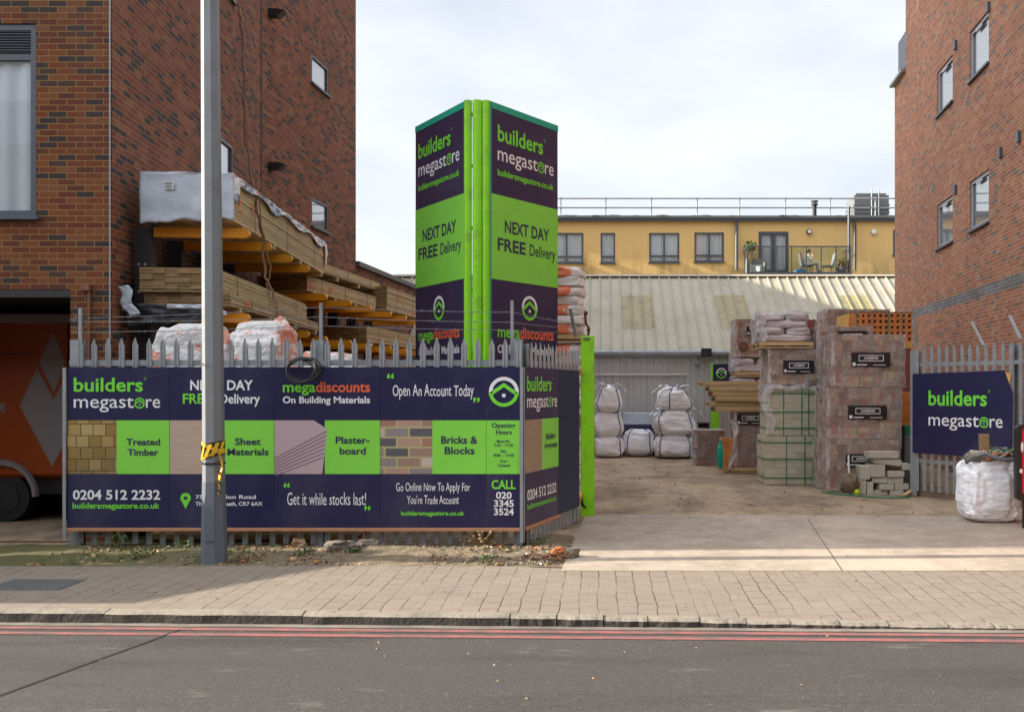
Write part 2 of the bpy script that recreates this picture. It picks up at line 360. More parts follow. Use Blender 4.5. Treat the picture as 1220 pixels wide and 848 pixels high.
def paving():
    t = NT('old block paving')
    mp = t.n('ShaderNodeMapping'); mp.inputs['Rotation'].default_value = (0,0,R(90)); t.l(t.tc.outputs['Object'], mp.inputs[0])
    wob = t.n('ShaderNodeTexNoise'); wob.inputs['Scale'].default_value = 2.5; t.l(mp.outputs[0], wob.inputs[0])
    va = t.n('ShaderNodeVectorMath', operation='SCALE'); va.inputs['Scale'].default_value = .055; t.l(wob.outputs['Color'], va.inputs[0])
    vb = t.n('ShaderNodeVectorMath', operation='ADD'); t.l(mp.outputs[0], vb.inputs[0]); t.l(va.outputs[0], vb.inputs[1])
    b = t.n('ShaderNodeTexBrick'); b.offset = .5; b.inputs['Scale'].default_value = 1; b.inputs['Mortar Size'].default_value = .008; b.inputs['Mortar Smooth'].default_value = .8
    b.inputs['Brick Width'].default_value = .24; b.inputs['Row Height'].default_value = .17
    b.inputs['Color1'].default_value = (0,0,0,1); b.inputs['Color2'].default_value = (1,1,1,1); t.l(vb.outputs[0], b.inputs['Vector'])
    col = t.mix(b.outputs['Color'], (.225,.183,.142), (.25,.205,.158))
    col = t.mix(t.ramp(t.noise(1.1, 6, .65), [(.35,0),(.8,.55)]), col, (.19,.165,.14))
    col = t.mix(.35, col, t.mix(t.noise(70, 3, .7), (.1,.1,.1), (.9,.9,.9)), 'OVERLAY')
    jm = t.n('ShaderNodeMath', operation='MULTIPLY'); t.l(b.outputs['Fac'], jm.inputs[0]); t.l(t.ramp(t.noise(1.6, 5, .7), [(.40,.08),(.58,1)]), jm.inputs[1])
    b3 = t.n('ShaderNodeTexBrick'); b3.offset = .5; b3.inputs['Scale'].default_value = 1; b3.inputs['Mortar Size'].default_value = .005; b3.inputs['Mortar Smooth'].default_value = .8
    b3.inputs['Brick Width'].default_value = .34; b3.inputs['Row Height'].default_value = .085; t.l(vb.outputs[0], b3.inputs['Vector'])
    j3 = t.n('ShaderNodeMath', operation='MULTIPLY'); t.l(b3.outputs['Fac'], j3.inputs[0]); t.l(t.ramp(t.noise(2.3, 5, .75), [(.50,0),(.66,.8)]), j3.inputs[1])
    col = t.mix(j3.outputs[0], col, (.085,.065,.046)); col = t.mix(t.ramp(t.noise(3.5, 6, .75, mscale=(.7,1.6,1)), [(.5,0),(.72,.45)]), col, (.14,.115,.09))
    col = t.mix(jm.outputs[0], col, (.055,.042,.03))
    t.base(col, .9); h = t.mix(jm.outputs[0], t.ramp(t.noise(50,3),[(0,.8),(1,1)]), 0.0); t.bump(h, .5, .006); return t.m
M['paving'] = paving()
def earth():
    t = NT('bare mossy earth'); a = t.noise(1.3, 6, .65); b = t.noise(9, 6, .7); g = t.noise(.9, 5, .7, vec=None, mscale=(1,2,1))
    col = t.mix(t.ramp(b, [(.3,0),(.7,1)]), (.095,.068,.042), (.34,.27,.185)); col = t.mix(t.ramp(a, [(.45,0),(.7,.8)]), col, (.16,.122,.082))
    sep = t.n('ShaderNodeSeparateXYZ'); t.l(t.tc.outputs['Object'], sep.inputs[0])
    gx = t.n('ShaderNodeMapRange'); gx.inputs[1].default_value = -3.2; gx.inputs[2].default_value = -5.4; t.l(sep.outputs[0], gx.inputs[0])
    ga = t.n('ShaderNodeMath', operation='ADD'); t.l(gx.outputs[0], ga.inputs[0]); t.l(t.ramp(g, [(.52,0),(.7,.55)]), ga.inputs[1]); ga.use_clamp = True
    gm = t.n('ShaderNodeMath', operation='MULTIPLY'); t.l(ga.outputs[0], gm.inputs[0]); t.l(t.ramp(b, [(.3,.5),(.6,1)]), gm.inputs[1])
    col = t.mix(gm.outputs[0], col, (.085,.088,.024))
    t.base(col, .95); t.bump(t.mix(.5, b, t.noise(45, 4)), 1, .03); return t.m
M['earth'] = earth()
def conc(name, c, d, st=.6, sx=(1,1,1), crack=True):
    t = NT(name); a = t.noise(.8, 6, .65, mscale=sx); b = t.noise(6, 6, .7, mscale=sx)
    col = t.mix(t.ramp(b, [(.3,0),(.7,1)]), sc(c,.70), sc(c,1.16)); col = t.mix(t.ramp(a, [(.4,0),(.7,st)]), col, d)
    col = t.mix(.3, col, t.mix(t.noise(120, 2), (.1,.1,.1), (.9,.9,.9)), 'OVERLAY')
    col = t.mix(t.ramp(t.noise(1.7, 7, .75, mscale=sx), [(.47,0),(.58,.75)]), col, d)
    col = t.mix(t.ramp(t.noise(.5, 5, .65, mscale=(1,.6,1)), [(.48,0),(.62,.6)]), col, sc(c,1.22))
    col = t.mix(t.ramp(t.noise(38, 3, .7), [(.60,0),(.68,.7)]), col, sc(c,1.5)); col = t.mix(t.ramp(t.noise(31, 3, .7), [(.62,0),(.70,.6)]), col, sc(d,.6))
    t.base(col, .9); t.bump(t.mix(.5, b, t.noise(80, 3)), .4, .01); return t.m
M['apron'] = conc('worn concrete apron', (.40,.335,.265), (.27,.225,.175), .55)
M['gutter'] = conc('gritty gutter channel', (.22,.19,.155), (.10,.085,.07), .7)
M['yard'] = conc('dirty yard concrete', (.385,.29,.19), (.145,.10,.062), .9, (1,.55,1))
M['ground'] = plain('dull town ground', (.17,.15,.125), .95, .3, .4)
M['redline'] = (lambda t: (t.base(t.mix(t.ramp(t.noise(14, 6, .75, mscale=(.5,1,1)), [(.36,.1),(.60,.85)]), (.36,.10,.09), (.10,.08,.075)), .8), t.m)[1])(NT('worn red road paint'))
def sheet(name, c, d, pitch, axis=0):
    t = NT(name); col = t.mix(t.noise(1.2, 6, .65, mscale=(2.5,1,.35)), sc(c,.88), sc(c,1.1))
    col = t.mix(t.ramp(t.noise(.8,6,.7), [(.45,0),(.72,.6)]), col, d); col = t.mix(t.ramp(t.noise(2.2,5,.7,mscale=(6,1,.3)), [(.55,0),(.7,.35)]), col, sc(d,.6)); t.base(col, .55); return t.m
M['roofsheet'] = sheet('weathered beige roof sheet', (.40,.37,.28), (.24,.21,.13), .3)
M['rooflight'] = plain('yellowed rooflight sheet', (.31,.265,.135), .5, .3, 5, dirt=(.10,.09,.055), dscale=2.2)
M['wallsheet'] = sheet('grey wall sheet', (.56,.57,.57), (.42,.42,.39), .2)
def yellowclad():
    t = NT('yellow timber cladding'); sep = t.n('ShaderNodeSeparateXYZ'); t.l(t.tc.outputs['Object'], sep.inputs[0])
    n1 = t.noise(1, 4, .6, mscale=(7,1,.12)); col = t.mix(n1, (.78,.52,.19), (.86,.60,.25))
    mr = t.n('ShaderNodeMapRange'); mr.inputs[1].default_value = 8.0; mr.inputs[2].default_value = 6.7; t.l(sep.outputs[2], mr.inputs[0])
    gg = t.n('ShaderNodeMath', operation='MULTIPLY'); t.l(mr.outputs[0], gg.inputs[0]); t.l(t.ramp(t.noise(1, 5, .7, mscale=(.8,1,.15)), [(.48,0),(.66,1)]), gg.inputs[1])
    col = t.mix(gg.outputs[0], col, (.30,.25,.075)); t.base(col, .75)
    w = t.n('ShaderNodeTexWave', wave_type='BANDS', bands_direction='X', wave_profile='SAW'); w.inputs['Scale'].default_value = 1.1; t.l(t.tc.outputs['Object'], w.inputs[0]); t.bump(w.outputs['Fac'], .5, .015); return t.m
M['yellowclad'] = yellowclad()
# printed pictures
M['pic_timber'] = bricks('picture of stacked timber ends', [(0,(.36,.24,.06)),(.3,(.48,.34,.12)),(.6,(.40,.28,.09)),(.85,(.54,.40,.17))], (.07,.045,.015), bw=.145, bh=.135, ms=.010, off=.35, stain=.3, bumpd=.0001, rough=.4)
M['pic_bricks'] = bricks('picture of a brick wall', [(0,(.13,.13,.15)),(.2,(.42,.22,.16)),(.4,(.50,.33,.26)),(.6,(.38,.25,.2)),(.8,(.3,.27,.27)),(.9,(.62,.55,.5))], (.50,.46,.22), bw=.28, bh=.115, ms=.024, stain=.05, bumpd=.0001, rough=.4)
def picwood():
    t = NT('picture of a plywood sheet'); n1 = t.noise(3, 6, .6, mscale=(.7,1,6)); t.base(t.mix(n1, (.42,.30,.22), (.66,.53,.43)), .4); return t.m
M['pic_ply'] = picwood()
M['pic_plaster'] = plain('picture of pink plasterboard', (.55,.42,.46), .4, .06)
M['pic_plaster_edge'] = plain('plasterboard edges in picture', (.20,.12,.15), .4, .1)
M['pic_gravel'] = (lambda t: (t.base(t.mix(t.noise(30, 4, .8), (.16,.11,.07), (.52,.40,.27)), .5), t.m)[1])(NT('picture of gravel'))

# ------------------------------------------------------------------ lettering
_tc = {}
def glyphs(s, bold=0, sp=1.0):
    k = (s, bold, sp)
    if k not in _tc:
        cu = bpy.data.curves.new('t', 'FONT'); cu.body = s; cu.offset = bold; cu.space_character = sp; cu.resolution_u = 3; cu.fill_mode = 'FRONT'
        o = bpy.data.objects.new('t', cu); COL.objects.link(o); bpy.context.view_layer.update()
        me = bpy.data.meshes.new_from_object(o.evaluated_get(bpy.context.evaluated_depsgraph_get()))
        v = [(p.co.x, p.co.y) for p in me.vertices]; f = [tuple(p.vertices) for p in me.polygons]
        bpy.data.objects.remove(o); bpy.data.curves.remove(cu); bpy.data.meshes.remove(me)
        xs = [a for a, b in v] or [0, 0]
        _tc[k] = (v, f, min(xs), max(xs))
    return _tc[k]
CAP = max(b for a, b in glyphs('H')[0])
class Face:
    """a printed face: origin (left, z=0), unit right vector, normal; u in metres to the right, z is world height"""
    def __init__(s, o, right): s.o = Vector(o); s.r = Vector(right).normalized(); s.n = Vector((s.r.y, -s.r.x, 0))
    def pt(s, u, z, d=0): return s.o + s.r*u + Vector((0,0,z)) + s.n*d
    def text(s, mb, t, u0, u1, zb, cap, d=.004, bold=.012, jit=0, sp=1.0):
        mb.seg('lettering')
        if jit:
            ws = []; bar = glyphs('||', bold)
            for c in t:
                q = glyphs('|'+c+'|', bold); ws.append((q[3]-q[2]) - (bar[3]-bar[2]))
            tot = sum(ws); k = (u1-u0)/tot; x = 0; sy = cap/CAP
            for c, w in zip(t, ws):
                if c != ' ':
                    v, f, a, b = glyphs(c, bold); an = U(-jit, jit); dz = U(-jit, jit)*cap*.6; g = U(1-jit, 1+jit*1.5)
                    mb.add([s.pt(u0 + x*k + px*k + py*sy*math.sin(an)*.6, zb + dz + py*sy*g + px*k*math.sin(-an)*.5, d) for px, py in v], f)
                x += w
            return
        v, f, a, b = glyphs(t, bold, sp); sx = (u1-u0)/(b-a); sy = cap/CAP
        mb.add([s.pt(u0 + (px-a)*sx, zb + py*sy, d) for px, py in v], f)
    def quad(s, mb, u0, u1, z0, z1, d): mb.add([s.pt(u0,z0,d), s.pt(u1,z0,d), s.pt(u1,z1,d), s.pt(u0,z1,d)], [(0,1,2,3)])
    def poly(s, mb, pts, d): mb.add([s.pt(u,z,d) for u, z in pts], [tuple(range(len(pts)))])
    def stroke(s, mb, pts, w, d, closed=False):
        n = len(pts); L_, R_ = [], []
        for i, (x, y) in enumerate(pts):
            p0 = Vector(pts[(i-1) % n] if closed else pts[max(i-1,0)]); p1 = Vector(pts[(i+1) % n] if closed else pts[min(i+1,n-1)])
            a = Vector((x,y)) - p0; b = p1 - Vector((x,y))
            a = a.normalized() if a.length > 1e-9 else b.normalized(); b = b.normalized() if b.length > 1e-9 else a
            t = (a+b).normalized(); nn = Vector((-t.y, t.x)); k = w/2/max(.5, nn.dot(Vector((-a.y, a.x))))
            L_.append((x+nn.x*k, y+nn.y*k)); R_.append((x-nn.x*k, y-nn.y*k))
        m = n if closed else n-1
        mb.add([s.pt(u,z,d) for u, z in L_+R_], [(n+i, n+(i+1)%n, (i+1)%n, i) for i in range(m)])
    def logo(s, wb, gb, u, z, r, d=.004, w=.26, small=False):
        wb.seg('emblem'); gb.seg('emblem')
        arc = lambda a0, a1, n=18, k=1: [(u + k*r*math.cos(R(a0+(a1-a0)*i/n)), z + k*r*math.sin(R(a0+(a1-a0)*i/n))) for i in range(n+1)]
        if not small: s.stroke(wb, arc(-6, 186), r*w, d)
        else: s.stroke(gb, arc(14, 166), r*w, d)
        s.stroke(gb, [(u-r, z-.18*r)] + [(u, z+.52*r)] + [(u+r, z-.18*r)] + arc(-18, -162, 18), r*w, d, True)
        q = .13*r; s.quad(wb, u-q, u+q, z-.28*r-q, z-.28*r+q, d)
    def brand(s, wb, gb, u0, u1, zb1, cap1, zb2, cap2, d=.004):
        s.text(gb, 'builders', u0, u0+(u1-u0)*.80, zb1, cap1, d, .02)
        gb.hold = True; s.text(gb, '\u00ae', u0+(u1-u0)*.815, u0+(u1-u0)*.84, zb1+cap1*.85, cap1*.2, d, 0)
        gb.hold = False; w = u1-u0
        wb.seg('lettering'); wb.hold = True
        s.text(wb, 'megast', u0, u0+w*.695, zb2, cap2, d, .004)
        s.text(wb, 're', u0+w*.835, u1, zb2, cap2, d, .004)
        s.logo(wb, gb, u0+w*.762, zb2+cap2*.36, cap2*.36, d, .3, True); wb.hold = False
# ------------------------------------------------------------------ ground, road, pavement
def kerbY(x): return 8.0 - .0318*x
def kerbZ(x):
    pts = [(-40,-.005), (-5,-.010), (-.5,-.025), (1,-.05), (3.5,-.078), (40,-.08)]
    for (a, p), (b, q) in zip(pts, pts[1:]):
        if x <= b: return p + (q-p)*(x-a)/(b-a)
    return -.08
g = MB(); g.add([(-1500,-1500,-.16),(1500,-1500,-.16),(1500,1500,-.16),(-1500,1500,-.16)], [(0,1,2,3)]); struct('ground', g, M['ground'])
g = MB(); xs = [-40,-20,-10,-5,-2,0,2,4,8,20,40]
g.add([(x, y, -.11) for y in (-9,) for x in xs] + [(x, kerbY(x)-.02, -.11) for x in xs], [(i, i+1, 12+i, 11+i) for i in range(10)]); struct('road', g, M['asphalt'])
g = MB(); vs = []; fs = []; nx = 80; ny = 6
def pave_back(x): return 10.16 if x < -.35 else 9.93
for j in range(ny+1):
    for i in range(nx+1):
        x = -40 + i; t = j/ny; y0 = kerbY(x) + .1; y1 = pave_back(x)
        vs.append((x, y0 + (y1-y0)*t, kerbZ(x)*(1-t) + .006*t - .004))
fs = [(j*(nx+1)+i, j*(nx+1)+i+1, (j+1)*(nx+1)+i+1, (j+1)*(nx+1)+i) for j in range(ny) for i in range(nx)]
g.add(vs, fs); struct('pavement', g, M['paving'])
# kerb: long granite stones, then short worn setts along the dropped crossing
g = MB(); x = -12.0
while x < 9:
    ln = U(1.5, 1.75) if x < -2 else (U(.30, .5) if x < 4.0 else U(.28, .4)); 
    if -2 <= x < -.9: ln = 1.02
    z = (kerbZ(x)+kerbZ(x+ln))/2 + U(-.006, .006)*(x > -1); a = x + .004; b = x + ln - .004
    q = 10; vs = []
    for k in range(q+1):
        xx = a + (b-a)*k/q; y = kerbY(xx) + U(-.006, .006); e = .007*abs(2*k/q-1)**6
        vs += [(xx, y-.012, -.16), (xx, y+e+U(-.007,.004), z-.020), (xx, y+.03+U(-.004,.004), z-.002-e*.5), (xx, y+.125, z+.002)]
    g.add(vs, [(4*k+j, 4*k+4+j, 4*k+5+j, 4*k+1+j) for k in range(q) for j in range(3)] + [(0,1,2,3), (4*q+3,4*q+2,4*q+1,4*q)])
    x += ln
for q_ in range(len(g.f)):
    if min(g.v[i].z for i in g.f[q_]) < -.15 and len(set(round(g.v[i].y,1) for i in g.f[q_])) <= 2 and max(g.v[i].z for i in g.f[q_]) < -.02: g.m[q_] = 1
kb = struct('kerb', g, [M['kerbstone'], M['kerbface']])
g = MB(); xs2 = [-30+i*.5 for i in range(121)]        # gutter strip of pale mortar and grit
g.add([(x, kerbY(x)-.10-.012*math.sin(x*5), -.106) for x in xs2] + [(x, kerbY(x)+.01, -.106) for x in xs2], [(i, i+1, 122+i, 121+i) for i in range(120)]); struct('gutter', g, M['gutter'])
for k, off in enumerate((.135, .31)):
    g = MB(); g.add([(x, kerbY(x)-off-.085, -.1055) for x in xs2] + [(x, kerbY(x)-off, -.1055) for x in xs2], [(i, i+1, 122+i, 121+i) for i in range(120)])
    o = struct('red_line', g, M['redline'])
g = MB(); cp = [(-4.45,3.8),(-4.2,4.9),(-3.87,6.2),(-3.70,6.9),(-3.55,7.5),(-3.46,7.9)]; g.add([(x-.010,y,-.104) for x,y in cp]+[(x+.012,y,-.104) for x,y in cp], [(i,6+i,7+i,i+1) for i in range(5)]); struct('road_crack', g, M['rubber'])
def sheet_grid(mb, x0, x1, y0, y1, z, nx, ny, amp, seed=0, fnz=None):
    mb.grid(lambda u, v: Vector((x0+(x1-x0)*u, y0+(y1-y0)*v, z + amp*mnoise.fractal(Vector((x0+(x1-x0)*u, y0+(y1-y0)*v, seed))*1.5, 1, 2, 3) + (fnz(x0+(x1-x0)*u, y0+(y1-y0)*v) if fnz else 0))), nx, ny)
g = MB(); sheet_grid(g, -40, 40, 9.95, 60, -.012, 120, 80, .006); struct('yard', g, M['yard'])
# earth verge in front of the hoarding and round its corner
def mound(x, y): return .06*max(0, 1-abs(y-11.0)/.6)
g = MB(); sheet_grid(g, -14, -.42, 10.12, 15.0, .004, 200, 80, .036, 3, mound)
for i, v in enumerate(g.v):
    if v.x > -.5: v.x = -.36 + .04*(v.y-10.1) + .05*math.sin(v.y*9) + .03*math.sin(v.y*23); v.z = -.015
    if v.x < -6.35 and v.y > 11.45: v.y = 11.45; v.z = -.02
    if v.y < 10.2: v.z = -.004; v.y = 10.13 + .02*math.sin(v.x*7)
struct('verge', g, M['earth'])
g = MB(); g.add([(-.42, 9.90, .004), (30, 9.86, .004), (30, 13.4, .006), (-.24, 14.4, .006)], [(0,1,2,3)]); struct('forecourt', g, M['apron'])
g = MB(); g.add([(2.46,9.9,.007),(2.469,9.9,.007),(2.969,13.9,.009),(2.96,13.9,.009)], [(0,1,2,3)]); struct('joint', g, M['rubber'])
g = MB(); sheet_grid(g, -30, -6.3, 10.14, 19, -.004, 60, 30, .004, 8); struct('side_ground', g, M['yard'])
g = MB(); g.box(-5.78, -5.05, 8.98, 9.46, -.03, .003)
gr = thing('drain_cover', 'dark ribbed metal cover set into the pavement on the left', 'drain cover', (-5.4, 9.2, 0))
g.build('cover_frame', M['galv_dark'], gr)
g = MB()
for i in range(16): g.box(-5.75 + i*.0435, -5.724 + i*.0435, 9.01, 9.43, .002, .008)
g.build('ribs', M['galv_dark'], gr)

# ------------------------------------------------------------------ walls with openings
def wall(mb, A, B, z0, z1, ops=(), depth=.11, bands=(), zcut=()):
    A = Vector((A[0], A[1], 0)); B = Vector((B[0], B[1], 0)); ln = (B-A).length; r = (B-A)/ln; n = Vector((r.y, -r.x, 0))
    us = sorted({0, ln} | {q for o in ops for q in o[:2]}); zs = sorted({z0, z1} | {q for o in ops for q in o[2:]} | {q for b in bands for q in b[:2]})
    pt = lambda u, z, d=0: A + r*u + Vector((0,0,z)) - n*d
    for u0, u1 in zip(us, us[1:]):
        for a, b in zip(zs, zs[1:]):
            cu, cz = (u0+u1)/2, (a+b)/2
            if any(o[0] < cu < o[1] and o[2] < cz < o[3] for o in ops): continue
            mb.mi = next((k[2] for k in bands if k[0] < cz < k[1]), 0)
            mb.add([pt(u0,a), pt(u1,a), pt(u1,b), pt(u0,b)], [(0,1,2,3)])
    mb.mi = 0
    for u0, u1, a, b in ops:
        mb.add([pt(u0,a), pt(u1,a), pt(u1,b), pt(u0,b), pt(u0,a,depth), pt(u1,a,depth), pt(u1,b,depth), pt(u0,b,depth)], [(0,4,5,1),(1,5,6,2),(2,6,7,3),(3,7,4,0)])
    return A, r, n
def window(root, A, r, n, u0, u1, z0, z1, depth=.08, fm='frame', fw=.055, mull=(), trans=(), sill=True, back='blind', name='window', sillm='frame', backd=.025, openvent=False):
    pt = lambda u, z, d: A + r*u + Vector((0,0,z)) - n*d
    rot = Matrix((r, n, Vector((0,0,1)))).transposed()
    def bx(mb, a, b, c, e, d0, d1): mb.obox(pt((a+b)/2, (c+e)/2, (d0+d1)/2), ((b-a)/2, (d1-d0)/2, (e-c)/2), rot)
    f = MB(); g = .004
    bx(f, u0+g, u1-g, z1-fw, z1-g, depth-.03, depth+.04); bx(f, u0+g, u1-g, z0+g, z0+fw, depth-.03, depth+.04)
    bx(f, u0+g, u0+fw, z0+fw, z1-fw, depth-.03, depth+.04); bx(f, u1-fw, u1-g, z0+fw, z1-fw, depth-.03, depth+.04)
    for m in mull: bx(f, m-fw*.6, m+fw*.6, z0+fw, z1-fw, depth-.026, depth+.036)
    for t in trans: bx(f, u0+fw, u1-fw, t-fw*.5, t+fw*.5, depth-.022, depth+.032)
    if openvent: bx(f, u0+(u1-u0)*.3, u0+(u1-u0)*.62, z1-fw*1.9, z1-fw*1.05, depth-.05, depth-.031)
    w = f.build(name, M[fm], root)
    p = MB(); bx(p, u0+fw, u1-fw, z0+fw, z1-fw, depth+.005, depth+.013); p.build('pane', M['sky_glass' if openvent or not back == 'curtain' else 'glass'], w)
    if back:
        c = MB()
        if back == 'curtain':
            c.grid(lambda a, b: pt(u0+.02+(u1-u0-.04)*a, z0+.02+(z1-z0-.04)*b, depth+.05+.015*math.sin(a*46)+.01*math.sin(a*17+b)), 90, 2); c.build('curtain', M['curtain'], w, smooth=True)
        else: c.add([pt(u0,z0,depth+backd), pt(u1,z0,depth+backd), pt(u1,z1,depth+backd), pt(u0,z1,depth+backd)], [(0,1,2,3)]); c.build('blind', M[back], w)
    if sill:
        s_ = MB(); bx(s_, u0-.05, u1+.05, z0-.045, z0-.002, -.06, depth+.03); s_.build('sill', M[sillm], w)
    return w

# ------------------------------------------------------------------ left apartment block
c0 = Vector((-5.97, 11.77)); c1 = Vector((-6.53, 18.5)); c2 = Vector((-6.09, 23.9)); HB = 20
LB = thing('apartment_building', 'tall red brick apartment block with dark burnt bricks above a van undercroft on the left', 'building', (-9, 14, 0))
w = MB(); mbd = [(3.08, 3.155, 0)]
ul = lambda X: X + 16
A, r, n = wall(w, (-16, 11.77), c0, 0, HB, [(ul(-8.75), ul(-6.90), 3.97, 6.32), (ul(-11.2), ul(-6.48), 0, 3.08), (ul(-8.75), ul(-6.90), 7.1, 9.4)], .10)
w.build('front_wall', M['brick_dark'], LB)
for z in (3.97, 7.1):
    wn_ = window(LB, A, r, n, ul(-8.75), ul(-6.90), z, z+2.35-(.05 if z > 7 else 0), depth=.05, fw=.075, trans=(z+1.95,), back='curtain', sill=True)
    if z < 5:
        lv = MB()
        lv.box(-8.66, -6.98, 11.80, 11.83, z+2.0, z+2.27); b_ = lv.build('louvre_box', M['black'], wn_)
        lv = MB()
        for k in range(8): lv.obox(Vector((-7.82, 11.795, z+2.02+k*.033)), (.84, .016, .004), Matrix.Rotation(R(-35), 3, 'X'))
        lv.build('louvre', M['frame'], wn_)
# flank wall in two runs with a slight bend at the movement joint
def on(a, b, Y): return (Y - a.y)/(b.y-a.y)*(b-a).length
w = MB(); oa = [(on(c0,c1,15.4), on(c0,c1,16.7), z, z+.62) for z in (5.44, 8.56, 11.7)]
A, r, n = wall(w, c0, c1, 0, HB, oa, .12)
for o in oa: window(LB, A, r, n, *o, depth=.035, fw=.05)
w.build('flank_wall', M['brick_side'], LB)
w = MB(); ob = [(on(c1,c2,21.03), on(c1,c2,22.03), z, z+.62) for z in (5.44, 8.56, 11.7)]
A, r, n = wall(w, c1, c2, 0, HB, ob, .12)
for o in ob: window(LB, A, r, n, *o, depth=.035, fw=.05)
w.build('flank_wall', M['brick_side'], LB)
w = MB(); w.tube([(c1.x+.02, c1.y, 0), (c1.x+.02, c1.y, HB)], .012, 5); w.build('movement_joint', M['galv_dark'], LB)
w = MB(); w.tube([(c0.x-.02, c0.y-.018, 0), (c0.x-.02, c0.y-.018, HB)], .010, 6); w.build('corner_cable', M['galv'], LB)
w = MB(); w.add([(c2.x,c2.y,0),(-16,c2.y,0),(-16,c2.y,HB),(c2.x,c2.y,HB),(-16,11.77,0),(-16,11.77,HB)], [(0,1,2,3),(1,4,5,2)])
w.build('rear_wall', M['brick_side'], LB)
w = MB(); w.add([(-16,11.77,HB),(c0.x,c0.y,HB),(c1.x,c1.y,HB),(c2.x,c2.y,HB),(-16,c2.y,HB)], [(0,1,2,3,4)]); w.build('roof', M['galv_dark'], LB)
# undercroft: soffit, inner walls and back
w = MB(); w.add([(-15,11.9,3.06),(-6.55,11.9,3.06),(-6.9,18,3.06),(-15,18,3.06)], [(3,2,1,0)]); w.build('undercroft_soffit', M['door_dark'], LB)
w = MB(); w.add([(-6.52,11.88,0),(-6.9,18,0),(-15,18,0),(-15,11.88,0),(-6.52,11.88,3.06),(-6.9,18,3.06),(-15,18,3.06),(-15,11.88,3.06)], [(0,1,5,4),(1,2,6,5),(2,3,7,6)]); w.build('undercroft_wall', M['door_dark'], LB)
w = MB(); w.box(-11.2, -6.48, 11.775, 11.86, 2.985, 3.076); w.build('lintel', M['steel_dark'], LB)
for (px, py, Y) in ((324, 18, 18.9), (324, 200, 18.9)):
    p = P(px, py, Y); p.x = c1.x + .1; w = MB(); w.box(p.x-.08, p.x+.1, p.y-.1, p.y+.1, p.z-.04, p.z+.09); w.prism([(p.x+.1,p.y-.1,p.z+.09),(p.x+.24,p.y-.1,p.z+.06),(p.x+.1,p.y-.1,p.z-.06)], (0,0,0), (0,.2,0)); w.build('wall_lamp', M['black'], LB)
w = MB()
for px in (106,): w.tube([P(px, 342, 11.74), P(px, 440, 11.74)], .018, 6)
w.box(-6.32, -6.22, 11.70, 11.768, 3.06, 3.14); w.build('conduit', M['brown_pipe'], LB)
# unseen wing added to shade the shed roof and right flank; low extension
RW = thing('shade_wing', 'unseen brick wing added behind the flank wall to shade the shed roof', 'building', (-15, 32, 0))
w = MB(); w.box(-20, -11.6, 23.95, 37, 0, 12.0); w.build('wall', M['brick_side'], RW); w = MB(); w.box(-20, -11.6, 23.96, 27.6, 12.16, 23.0); w.build('shade_tower', M['brick_side'], RW); w = MB(); w.box(-20.1,-11.5,23.95,37.1,12.002,12.15); w.build('roof', M['frame'], RW)  # upper block added to keep the sun off the right flank corner
EX = thing('low_extension', 'low red brick extension with a dark sloping roof edge behind the timber racks', 'building', (-5.5, 28, 0))
e0 = Vector((c2.x, c2.y+.004)); e1 = Vector((-5.45, 33.2)); w = MB(); wall(w, e0, e1, 0, 4.93); w.add([(e1.x,e1.y,0),(-12,e1.y,0),(-12,e1.y,4.93),(e1.x,e1.y,4.93)], [(0,1,2,3)]); w.build('wall', M['brick_side'], EX)
w = MB(); w.prism([(e0.x+.09,e0.y,4.93),(e1.x+.09,e1.y+.1,4.93),(-11.5,e1.y+.1,5.0),(-11.5,e0.y,5.0)], (0,0,0), (0,0,.12)); w.build('roof', M['frame'], EX)
# opposite terrace, then an unseen block added beyond the left edge to shade the pavement
OT = thing('opposite_terrace', 'brick terrace of shops across the road behind the viewer', 'building', (0, -16, 0))
w = MB(); wall(w, (45,-13), (-45,-13), 0, 11.2, [(4+i*5.4, 6.2+i*5.4, 4.6, 6.6) for i in range(15)]+[(2+i*5.4, 6.2+i*5.4, .5, 2.9) for i in range(15)], .12); w.build('wall', M['brick_dark'], OT)
w = MB(); w.box(-45,45,-21,-13.3,0,11.0); w.build('interior', M['galv_dark'], OT)
w = MB(); w.prism([(0,-12.7,11.1),(0,-17,14),(0,-21,11.1)], (-45.2,0,0), (45.2,0,0)); w.build('roof', M['frame'], OT)
g = MB(); g.box(-45,45,-12.9,-9.1,-.15,-.01); struct('far_pavement', g, M['paving'])
KI = thing('shade_block', 'unseen block added beyond the left edge to cast slanting shade on the pavement', 'shade block', (-11, 9.2, 0))
w = MB(); w.prism([(0,8.32,.0),(0,10.45,0),(0,10.45,3.02),(0,8.32,2.3)], (-12.2,0,0), (-9.95,0,0)); w.build('wall', M['batten'], KI)  # added block, top sloped so its shadow ends slantwise on the paving
w = MB(); w.prism([(0,8.2,2.27),(0,10.5,3.045),(0,10.5,3.1),(0,8.2,2.33)], (-12.3,0,0), (-9.9,0,0)); w.build('roof', M['galv_dark'], KI)
NB = thing('shade_house', 'unseen brick house added beyond the left edge to shade the yard entrance', 'building', (-20, 14, 0))  # unseen house added, its front placed to set the forecourt shade edge
w = MB(); w.box(-24, -16.05, 10.42, 20, 0, 15); w.build('wall', M['brick_dark'], NB); w = MB(); w.prism([(-24.2,0,15.002),(-15.9,0,15.002),(-20,0,18)], (0,10.3,0), (0,20.1,0)); w.build('roof', M['frame'], NB)

